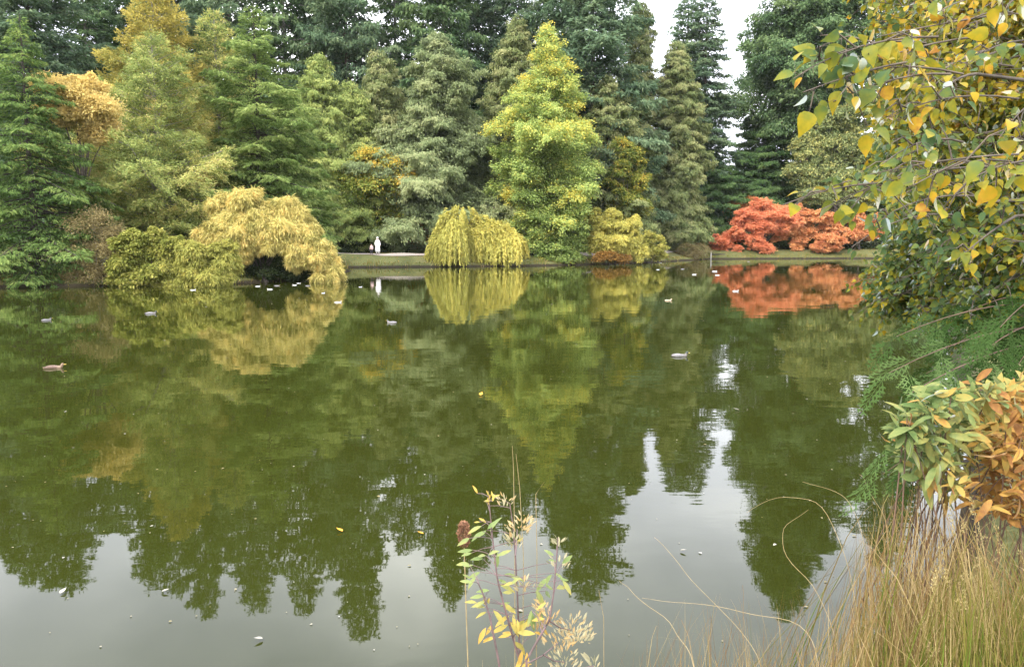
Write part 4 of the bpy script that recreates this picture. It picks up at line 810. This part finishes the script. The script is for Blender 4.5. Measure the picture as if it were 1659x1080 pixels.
# ------------------------------------------------------------------ foreground: young cedar with flat fronds
g = np.random.default_rng(99)
cb = np.array([3.55, 4.9, gz(3.55, 4.9)]); ced = empty('young_cedar', cb); tag(ced, 'young cedar with flat green fronds reaching over the water at the right edge', 'tree')
FV, FT = [], []
def frond(P, ax, nrm, ln, tb):
    """one flat spray: midrib, alternate side twigs, their short scales"""
    ax = unit(ax); sd = unit(np.cross(nrm, ax)); nn = np.cross(ax, sd)
    segs = []
    def seg(a, b, w_): segs.append((a, b, w_))
    bend = lambda t: P + ax * ln * t - np.array([0, 0, .28 * ln * t * t]) 
    m_ = 9
    for i in range(m_ - 1): seg(bend(i / m_), bend((i + 1.3) / m_), .0035)
    for i in range(2, m_):
        t = i / m_; b0 = bend(t)
        for s in (1, -1):
            l2 = ln * .46 * (1 - t) ** .7 * (.8 + .4 * g.random()) + .012
            d2 = unit(ax * .80 + sd * s * .62 + nn * g.normal(0, .08) - np.array([0, 0, .12])); e2 = b0 + d2 * l2 - np.array([0, 0, .15 * l2]); seg(b0, e2, .0072)
            m2 = max(2, int(l2 / .024))
            for j in range(1, m2):
                u = j / m2; c0 = b0 + (e2 - b0) * u
                for s2 in (1, -1):
                    l3 = (.026 * (1 - u) + .010) * (.8 + .4 * g.random()); d3 = unit(d2 * .82 + np.cross(nn, d2) * s2 * .58)
                    seg(c0, c0 + d3 * l3, .0075)
    S = np.array([np.concatenate([a, b]) for a, b, _ in segs]); w_ = np.array([x[2] for x in segs])[:, None]
    a, b = S[:, :3], S[:, 3:]; dd = unit(b - a); s_ = np.cross(nn, dd); mm = a + (b - a) * .5
    FV.append(np.stack([a - s_ * w_ * .3, mm - s_ * w_ * .6, b, mm + s_ * w_ * .6], 1).reshape(-1, 3)); FT.append(np.full(len(a) * 4, tb))
cl_ = []
for (tx, ty, Y, tb, nf) in [(1452, 545, 4.3, .6, 6), (1440, 604, 3.9, .7, 5), (1470, 640, 3.8, .75, 5), (1445, 712, 3.6, .5, 5), (1480, 742, 3.6, .5, 5), (1430, 768, 3.5, .55, 4), (1540, 520, 4.6, .5, 7), (1580, 580, 4.2, .55, 6), (1620, 530, 4.0, .7, 6), (1600, 490, 4.8, .5, 6),
        (1510, 690, 3.9, .4, 5), (1560, 640, 4.1, .4, 5), (1650, 590, 4.2, .4, 6), (1520, 730, 3.8, .3, 5), (1500, 605, 4.6, .3, 6), (1640, 560, 4.6, .35, 6), (1545, 560, 4.4, .75, 6)]:
    tip = at(tx, ty, Y); zt = np.clip(tip[2] + .12, cb[2] + .3, 3.6); st = np.array([cb[0], cb[1], zt])
    mid = (tip + st) / 2 + np.array([0, 0, .16]); tt_ = np.linspace(0, 1, 9)[:, None]; ln = (1 - tt_) ** 2 * st + 2 * tt_ * (1 - tt_) * mid + tt_ ** 2 * tip
    cl_.append((ln - cb, np.linspace(.007, .0015, 9)))
    nf = nf + 4
    for k in range(nf):
        u = 1 - .80 * (k / nf) ** 1.1; P = np.array([np.interp(u, tt_[:, 0], ln[:, q]) for q in range(3)])
        ax = unit(np.array([np.interp(min(1, u + .08), tt_[:, 0], ln[:, q]) for q in range(3)]) - np.array([np.interp(u - .08, tt_[:, 0], ln[:, q]) for q in range(3)]))
        s = 1 if k % 2 else -1; sd = unit(np.cross([0, 0, 1.], ax)); d = unit(ax + sd * s * (.8 if k else 0) + g.normal(0, .2, 3) + np.array([0, 0, -.25]))
        frond(P - cb, d, unit(np.array([-.15, -.6, .6]) + g.normal(0, .55, 3)), .20 + .13 * g.random(), tb - (.2 if tx > 1530 else 0) + g.normal(0, .14))
tubes('trunk', [(np.array([[0, 0, -.3], [0, .02, 1.0], [.02, 0, 2.2], [0, 0, 3.6]]), [.06, .05, .035, .01])], M['red_bark'], ced, 8)
tubes('branches', cl_, M['red_bark'], ced, 5)
V = np.concatenate(FV); raw_mesh('fronds', V, np.arange(len(V)).reshape(-1, 4), M['thuja'], ced, tint=np.concatenate(FT))

# ------------------------------------------------------------------ foreground: orange and green shrub
OBL = np.array([(0, .02), (.15, .12), (.4, .19), (.65, .20), (.85, .13), (1, .0)])
g = np.random.default_rng(111)
sb = np.array([2.55, 3.75, gz(2.55, 3.75)]); shrub = empty('oblong_leaf_shrub', sb); tag(shrub, 'waist high shrub with oblong leaves turning green to orange above the dry grass', 'shrub')
C, A, N, L, W, T, st = [], [], [], [], [], [], []
for i in range(145):
    px = 1462 + 260 * g.random() ** .85; top = np.interp(px, [1450, 1500, 1560, 1660, 1730], [690, 640, 622, 616, 600]); py = top + (np.interp(px, [1450, 1560, 1730], [745, 800, 840]) - top) * g.random() ** 1.2
    Y = 3.0 + .65 * g.random(); tip = at(px, py, Y)
    if tip[2] < .9: continue
    org = np.clip((px - 1520) / 130 + (py - 690) / 220, 0, 1.05) 
    b0 = np.array([tip[0] + .15 + g.normal(0, .18), 3.72 + g.normal(0, .22), sb[2]])
    if i % 3 == 0: st.append((np.stack([b0, (b0 + tip) / 2 + g.normal(0, .05, 3) + [.05, .05, .1], tip]) - sb, np.array([.006, .004, .002])))
    for k in range(11):
        a = k * 2.4 + g.normal(0, .3); el = g.normal(.0, .6); d = np.array([math.cos(a) * math.cos(el), math.sin(a) * math.cos(el), math.sin(el) + .1])
        C.append(tip - sb + g.normal(0, .02, 3) - np.array([0, 0, .06 * g.random()])); A.append(d); N.append(np.array([0, 0, 1.]) + g.normal(0, .35, 3) + [0, -.3, 0] + g.normal(0, .35, 3)); L.append(.052 + .045 * g.random()); W.append(L[-1] * .9)
        T.append(np.clip(.12 + .70 * org + g.normal(0, .14) + (.55 if g.random() < .07 else 0), 0, 1))
tubes('stems', st, M['red_bark'], shrub, 5)
leaf_cloud('leaves', np.array(C), np.array(A), np.array(N), np.array(L), np.array(W), np.array(T), M['orange_shrub'], shrub, OBL, fold=.35, g=g, curl=.5, tipt=.16)

# ------------------------------------------------------------------ foreground: dry grass on the bank
def blades(name, roots, tips, sag, w0, T, parent=None, mat='dry_grass', heads=None):
    n = len(roots); ts = np.array([0, .25, .5, .72, .88, 1.0]); d = tips - roots; ln = np.linalg.norm(d, axis=1)
    hz = unit(np.stack([d[:, 0], d[:, 1], 0 * ln], -1) + 1e-6)
    P = roots[:, None] + d[:, None] * ts[None, :, None]
    P[:, :, 2] += (sag[:, None] * 4 * ts * (1 - ts * .9)[None, :] if False else sag[:, None] * (np.sin(ts * PI * .72) - ts * math.sin(PI * .72))[None, :])
    kk = g.random(n) < .16; kd = np.stack([g.normal(0, 1, n), g.normal(0, .4, n), -np.abs(g.normal(.5, .5, n))], -1); kl = ln * .22
    for j_, m_ in ((3, 0.), (4, .5), (5, 1.)): P[kk, j_] = P[kk, 3] + kd[kk] * (kl[kk] * m_)[:, None]
    fa = g.random(n) * 6.28; sd = np.stack([np.cos(fa) * .9, np.sin(fa) * .35, 0 * fa], -1)
    w_ = w0[:, None] * np.array([.8, 1, .9, .65, .4, .08])[None]
    V = np.stack([P + sd[:, None] * w_[..., None], P - sd[:, None] * w_[..., None]], 2).reshape(-1, 3)
    i = (np.arange(n)[:, None] * 12 + np.arange(5)[None] * 2)
    FC = np.stack([i, i + 1, i + 3, i + 2], -1).reshape(-1, 4)
    tint = (T[:, None] + (ts - .56)[None] * .60).repeat(2, axis=1)
    return raw_mesh(name, V, FC, M[mat], parent, tint=tint.ravel(), smooth=True)
g = np.random.default_rng(123)
def grass(n, pxs, tops, Yr, lean, tint, w=(.0010, .0036), jit=60):
    px = np.interp(g.random(n), np.linspace(0, 1, len(pxs)), pxs); Y = Yr[0] + (Yr[1] - Yr[0]) * g.random(n)
    tp = np.interp(px, [a for a, _ in tops], [b for _, b in tops]) + np.abs(g.normal(0, jit, n)) + 260 * (g.random(n) ** 2.2) * (g.random(n) < .75)
    tip = np.array([at(a, b, c) for a, b, c in zip(px, tp, Y)])
    hz = np.maximum(.15, tip[:, 2] - .45)
    rx = tip[:, 0] + hz * (lean[0] + g.normal(0, lean[1], n)); ry = tip[:, 1] + hz * g.normal(-.05, .12, n)
    root = np.stack([rx, ry, ground_z(rx, ry) - .03], -1)
    return root, tip, hz * np.abs(g.normal(.06, .20, n)), w[0] + (w[1] - w[0]) * g.random(n), np.clip(tint + g.normal(0, .30, n), .02, .98)
top1 = [(1340, 930), (1380, 850), (1420, 790), (1470, 760), (1520, 745), (1600, 790), (1660, 800), (1800, 800)]
B1 = [grass(480, [1480, 1560, 1640, 1800], [(1480, 800), (1540, 790), (1600, 815), (1800, 830)], (2.5, 3.1), (.06, .22), .48, jit=90),
      grass(1150, [1385, 1440, 1500, 1600, 1800], top1, (2.7, 3.9), (.10, .24), .60, jit=85),
      grass(1100, [1360, 1500, 1660, 1800], [(1340, 980), (1450, 930), (1660, 890), (1800, 880)], (2.4, 3.3), (.05, .22), .42),
      grass(1000, [1520, 1600, 1800], [(1340, 990), (1560, 900), (1660, 880), (1800, 860)], (2.3, 2.9), (.02, .18), .08, w=(.0018, .0034))]
cc = [np.concatenate(z) for z in zip(*B1)]
o = blades('dry_grass', *cc); tag(o, 'tall thick tuft of dry tan and green grass on the bank, lower right corner', 'grass', kind='stuff')
hd_ = np.where(g.random(len(B1[0][0])) < .11)[0]; c = Cloud()
for i in hd_:
    tp = B1[0][1][i]; dv_ = unit(tp - B1[0][0][i]); q = g.random(26)[:, None]
    c.add(tp - dv_ * .07 * q + g.normal(0, .005, (26, 3)), dv_ * .8 + g.normal(0, .5, (26, 3)), g.normal(0, 1, (26, 3)), .011, .0045, .3 + .4 * g.random(26) + .3 * g.random())
c.build('seed_fluff', M['rust'], o)
B2 = [grass(330, [1000, 1080, 1150, 1220, 1300, 1390], [(990, 1050), (1100, 960), (1180, 960), (1300, 930), (1380, 880)], (2.6, 3.5), (.06, .22), .72, w=(.0009, .0018), jit=50),
      grass(420, [1180, 1300, 1400], [(1180, 1030), (1300, 1000), (1400, 950)], (2.4, 3.1), (.05, .2), .62, w=(.001, .002), jit=45),
      grass(40, [760, 880, 1000], [(700, 1060), (1000, 1050)], (2.4, 2.9), (.0, .1), .5, w=(.001, .002), jit=15)]
cc = [np.concatenate(z) for z in zip(*B2)]
o = blades('thin_grass', *cc); tag(o, 'thin sparse dry grass blades standing in front of the sky reflection', 'grass', kind='stuff')
# arching bent stems one can tell apart
stems = [([(1365, 1060), (1330, 960), (1268, 900), (1262, 850), (1310, 825)], 3.0, 'tan bent stem hooking to the right over the dark reflection'), ([(1400, 1040), (1370, 900), (1335, 815), (1270, 800), (1210, 830)], 3.1, 'long tan grass stem arching over to the left at the tuft'),
         ([(1420, 1020), (1400, 860), (1365, 795), (1300, 780)], 3.2, 'tan stem bending left above the other arching stem'), ([(1330, 1075), (1300, 1010), (1200, 990), (1100, 975), (1040, 968)], 2.7, 'pale stem lying almost level over the sky reflection'),
         ([(1450, 1000), (1440, 860), (1410, 790), (1392, 768)], 3.2, 'tan stem with a drooping dark tip beside the cedar frond'), ([(1240, 1078), (1190, 1010), (1110, 925), (1060, 870)], 2.8, 'straight thin stem leaning left in the thin grass'), ([(1130, 1078), (1090, 1010), (1020, 960), (1003, 940)], 2.6, 'short leaning stem at the left end of the thin grass')]
for (pp, Y, lab) in stems:
    P = np.array([at(a, b, Y + .12 * i_) for i_, (a, b) in enumerate(pp)]); P = np.concatenate([[[P[0][0] + .02, P[0][1] - .1, gz(P[0][0], P[0][1]) - .02]], P])
    tt_ = np.linspace(0, len(P) - 1, 26); Q = np.stack([np.interp(tt_, np.arange(len(P)), P[:, k]) for k in range(3)], -1)
    Q[2:-1] += g.normal(0, .012, (len(Q) - 3, 3))
    for _ in range(4): Q[1:-1] = (Q[:-2] + Q[2:] + 2 * Q[1:-1]) / 4
    root = empty('grass_stem', Q[0]); tag(root, lab, 'grass stem', 'bent stems at the edge of the tuft')
    o = tubes('stalk', [(Q - Q[0], np.linspace(.0016, .0006, 26))], M['straw'] if 'straw' in M else M.setdefault('straw', plain('straw', (.32, .25, .13), .8, (.22, .16, .075), 30)), root, 5)

# ------------------------------------------------------------------ foreground: the weed with narrow leaves in the middle
LAN = np.array([(0, .015), (.2, .10), (.45, .145), (.7, .11), (.9, .045), (1, 0)])
g = np.random.default_rng(135)
wb = np.array([.06, 2.32, gz(.06, 2.32)]); weed = empty('tall_weed', wb); tag(weed, 'tall thin weed with yellow and green narrow leaves in the centre foreground', 'plant')
ST = {'a': ([(846, 1180), (843, 1075), (822, 1000), (806, 940), (799, 880), (794, 830), (791, 795)], 2.3), 'b': ([(848, 1180), (842, 1060), (838, 960), (835, 900), (831, 850), (826, 815)], 2.4), 'c': ([(850, 1180), (852, 1070), (872, 1035), (890, 1005), (897, 960), (903, 890), (904, 870)], 2.2), 'd': ([(820, 1180), (806, 1060), (794, 1000), (782, 960), (775, 945)], 2.25)}
st = []; C, A, N, L, W, T = [], [], [], [], [], []; fC, fA, fN, fL, fT = [], [], [], [], []
for key, (pp, Y) in ST.items():
    P = np.array([at(a, b, Y) for a, b in pp]); P[0] = wb + np.array([(ord(key) - 98.5) * .03, .03, -.03]); tt_ = np.linspace(0, len(P) - 1, 24)
    Q = np.stack([np.interp(tt_, np.arange(len(P)), P[:, k]) for k in range(3)], -1); st.append((Q - wb, np.linspace(.0042, .0016, 24)))
def wleaf(px, py, ang, ln, t, Y=2.28, el=0):
    C.append(at(px, py, Y) - wb); a = math.radians(ang); A.append(np.array([math.cos(a), g.normal(0, .45), math.sin(a)])); N.append(np.array([g.normal(0, .3), -.55, .75])); L.append(ln / F * Y); W.append(L[-1] * 1.05); T.append(t)
for (px, py, an, ln, t) in [(778, 850, 200, 30, .25), (775, 866, 190, 34, .2), (770, 892, 165, 34, .15), (780, 902, 185, 30, .2), (766, 915, 200, 32, .2), (776, 935, 210, 34, .2), (760, 945, 170, 30, .35), (790, 960, 200, 36, .25), (785, 985, 190, 36, .55), (772, 975, 205, 36, .5), (800, 905, 30, 34, .2), (802, 925, 60, 40, .12), (798, 860, 40, 40, .15),
        (806, 935, 10, 34, .25), (810, 950, 345, 40, .4), (800, 965, 240, 40, .6), (812, 985, 330, 38, .6), (814, 975, 20, 30, .2), (826, 1000, 200, 40, .72), (830, 1005, 340, 36, .7), (800, 1015, 220, 34, .9), (792, 1025, 200, 30, .85), (835, 1030, 20, 44, .72), (838, 1035, 200, 36, .8), (848, 1060, 250, 40, .9), (846, 1040, 320, 38, .65), (850, 1075, 60, 34, .85),
        (832, 940, 200, 28, .4), (838, 930, 340, 30, .3), (855, 985, 280, 44, .3), (866, 960, 290, 40, .35), (870, 990, 250, 40, .15), (884, 950, 300, 36, .2), (892, 935, 240, 40, .15), (900, 930, 330, 30, .15), (905, 915, 20, 30, .1), (896, 905, 160, 26, .2), (908, 945, 340, 44, .45), (890, 975, 200, 36, .6), (880, 1000, 170, 34, .7), (875, 1020, 320, 36, .8), (852, 1000, 260, 40, .6), (840, 1000, 280, 34, .7),
        (782, 845, 150, 18, .7), (788, 815, 110, 20, .8), (792, 812, 60, 20, .85), (796, 818, 20, 18, .75), (790, 800, 100, 18, .7), (834, 875, 20, 18, .6), (905, 880, 80, 18, .3)]:
    for q in range(2): wleaf(px + g.normal(0, 6), py + g.normal(0, 5), an + g.normal(0, 16), ln * (.52 + .35 * g.random()), np.clip(t + g.normal(0, .06), 0, 1), 2.22 + .2 * g.random())
def fl(px, py, r_, n, t, ln=18):
    t = t + .12; n, ln = int(n * 1.5), ln * .68
    q1, q2, q3, q4, q5 = [], [], [], [], []
    for q in range(n):
        a = g.random() * 6.28; rr = r_ * math.sqrt(g.random()); Y = 2.25 + .12 * g.random()
        q1.append(at(px + rr * math.cos(a), py + rr * math.sin(a) * .8, Y) - wb); q2.append(np.array([math.cos(a) * .6, g.normal(0, .5), .7 + .3 * math.sin(a)])); q3.append(g.normal(0, .5, 3) + [0, -.7, .3]); q4.append(ln * (.6 + .6 * g.random()) / F * Y); q5.append(np.clip(t + g.normal(0, .2), 0, 1))
    q4 = np.array(q4); leaf_cloud('leaf_tuft', np.array(q1), np.array(q2), np.array(q3), q4, q4 * .95, np.array(q5), M['fluff'], weed, LAN, fold=.25, g=g, curl=.3)
for a in [(818, 812, 12, 12, .45), (838, 858, 20, 26, .75, 14), (848, 845, 16, 18, .7, 14), (832, 880, 14, 14, .3), (905, 915, 16, 18, .25), (905, 880, 8, 10, .3), (850, 950, 14, 14, .4), (925, 1020, 30, 60, .5), (905, 1040, 24, 36, .75), (940, 1035, 18, 26, .3), (915, 1072, 26, 40, .35), (962, 1072, 14, 9, .2, 26), (890, 1000, 16, 18, .8), (872, 1010, 14, 14, .85), (880, 985, 12, 10, .8)]: fl(*a)
for (a, b) in [((890, 1005), (925, 1020)), ((880, 1060), (915, 1072)), ((852, 1075), (905, 1040)), ((835, 900), (838, 858)), ((850, 1090), (962, 1078))]: st.append((np.stack([at(*a, 2.24), at((a[0] + b[0]) / 2, (a[1] + b[1]) / 2 + 4, 2.27), at(*b, 2.3)]) - wb, [.0025, .002, .0013]))
SP = np.concatenate([q for q, _ in st[:4]])
for c0 in C:
    k = np.argmin(np.linalg.norm(SP - c0 - [0, 0, -.015], axis=1)); st.append((np.stack([SP[k], (SP[k] + c0) / 2 + [0, 0, .004], c0]), [.0012, .001, .0008]))
tubes('stems', st, M['purple_stem'] if 'purple_stem' in M else M.setdefault('purple_stem', plain('purple_stem', (.16, .10, .10), .6, (.09, .06, .06), 30)), weed, 6)
leaf_cloud('leaves', np.array(C), np.array(A), np.array(N), np.array(L), np.array(W), np.array(T), M['weed'], weed, LAN, fold=.3, g=g, curl=.3, tipt=.12)
# brown seed head on its own stalk, and thin tall wands
sp = empty('seed_head', (at(752, 865, 2.6)[0], 2.6, gz(-.1, 2.6))); tag(sp, 'rust brown seed head on a bare stalk left of the tall weed', 'plant')
s0 = np.array(sp.location); top = at(751, 846, 2.6) - s0; bot = at(752, 886, 2.6) - s0
tubes('stalk', [(np.stack([[.03, 0, -.03], bot * .5 + [.015, 0, 0], bot]), [.003, .0025, .002])], M['straw'], sp, 6)
c = Cloud(); n = 700; t = g.random(n); a = g.random(n) * 6.28; rad = .018 * np.sin(PI * np.clip(t * .85 + .1, 0, 1)) ** .7 * (1 + .2 * np.sin(t * 17)); d = np.stack([np.cos(a), np.sin(a), .35 + 0 * a], -1)
c.add(bot + (top - bot) * t[:, None] + d * rad[:, None] * g.random((n, 1)) ** .4, d + g.normal(0, .3, (n, 3)), g.normal(0, 1, (n, 3)), .010, .006, g.random(n)); c.build('spike', M['cone'], sp)
for (pp, Y, lab) in [([(835, 1100), (834, 900), (832, 760), (830, 722)], 2.5, 'tall thin bare wand rising above the weed, leftmost'), ([(845, 1100), (848, 900), (842, 790), (836, 735)], 2.45, 'tall thin bare wand leaning left right behind the weed'), ([(868, 1100), (870, 900), (868, 800), (882, 780)], 2.5, 'thin bare wand with a bent tip right of the weed top'), ([(985, 1100), (978, 1000), (970, 955)], 2.6, 'single thin stem right of the weed')]:
    P = np.array([at(a, b, Y) for a, b in pp]); P[0][2] = gz(P[0][0], Y) - .02; r0 = empty('thin_wand', P[0]); tag(r0, lab, 'plant stem', 'thin bare wands around the weed')
    tubes('stalk', [(P - P[0], np.linspace(.0016, .0006, len(P)))], M['straw'], r0, 5)
# ------------------------------------------------------------------ sky and sun (overcast)
SUN_EL, SUN_AZ = math.radians(42), math.radians(215)     # azimuth clockwise from +Y: behind the camera, to the left
wd = bpy.data.worlds.new('World'); sc.world = wd; wd.use_nodes = True
nt = wd.node_tree; nt.nodes.clear()
out = nd(nt, 'ShaderNodeOutputWorld'); bg = nd(nt, 'ShaderNodeBackground'); bg.inputs['Strength'].default_value = .1
sky = nd(nt, 'ShaderNodeTexSky', sky_type='NISHITA'); sky.sun_disc = False; sky.sun_elevation = SUN_EL; sky.sun_rotation = SUN_AZ
tc = nd(nt, 'ShaderNodeTexCoord'); mp = nd(nt, 'ShaderNodeMapping'); mp.inputs['Scale'].default_value = (1, 1, 1.6)
nz = nd(nt, 'ShaderNodeTexNoise'); nz.inputs['Scale'].default_value = 2.1; nz.inputs['Detail'].default_value = 4; nz.inputs['Roughness'].default_value = .5
nt.links.new(tc.outputs['Generated'], mp.inputs[0]); nt.links.new(mp.outputs[0], nz.inputs['Vector'])
cr = ramp(nt, [(.36, (8.8, 9.1, 11.2)), (.52, (14.6, 14.9, 16.4)), (.66, (24, 24, 24))]); nt.links.new(nz.outputs['Fac'], cr.inputs['Fac'])
mx = nd(nt, 'ShaderNodeMixRGB'); mx.inputs[0].default_value = .92
nt.links.new(sky.outputs[0], mx.inputs[1]); nt.links.new(cr.outputs[0], mx.inputs[2])
nt.links.new(mx.outputs[0], bg.inputs[0]); nt.links.new(bg.outputs[0], out.inputs[0])
sl = bpy.data.lights.new('sun', 'SUN'); sl.energy = 2.0; sl.angle = math.radians(12); sl.color = (1, .95, .86)
so = bpy.data.objects.new('sun', sl); COL.objects.link(so)
dv = Vector((math.sin(SUN_AZ) * math.cos(SUN_EL), math.cos(SUN_AZ) * math.cos(SUN_EL), math.sin(SUN_EL)))
so.rotation_euler = dv.to_track_quat('Z', 'Y').to_euler(); so.location = (0, 0, 60)
sc.view_settings.view_transform = 'Standard'; sc.view_settings.look = 'None'; sc.view_settings.gamma = 1
sc.view_settings.exposure = 1.45
sc.render.engine = 'CYCLES'
cy = sc.cycles
cy.max_bounces = 6; cy.diffuse_bounces = 3; cy.glossy_bounces = 3; cy.transmission_bounces = 3; cy.transparent_max_bounces = 4
cy.volume_bounces = 1
cy.use_denoising = True
sc.render.use_persistent_data = False
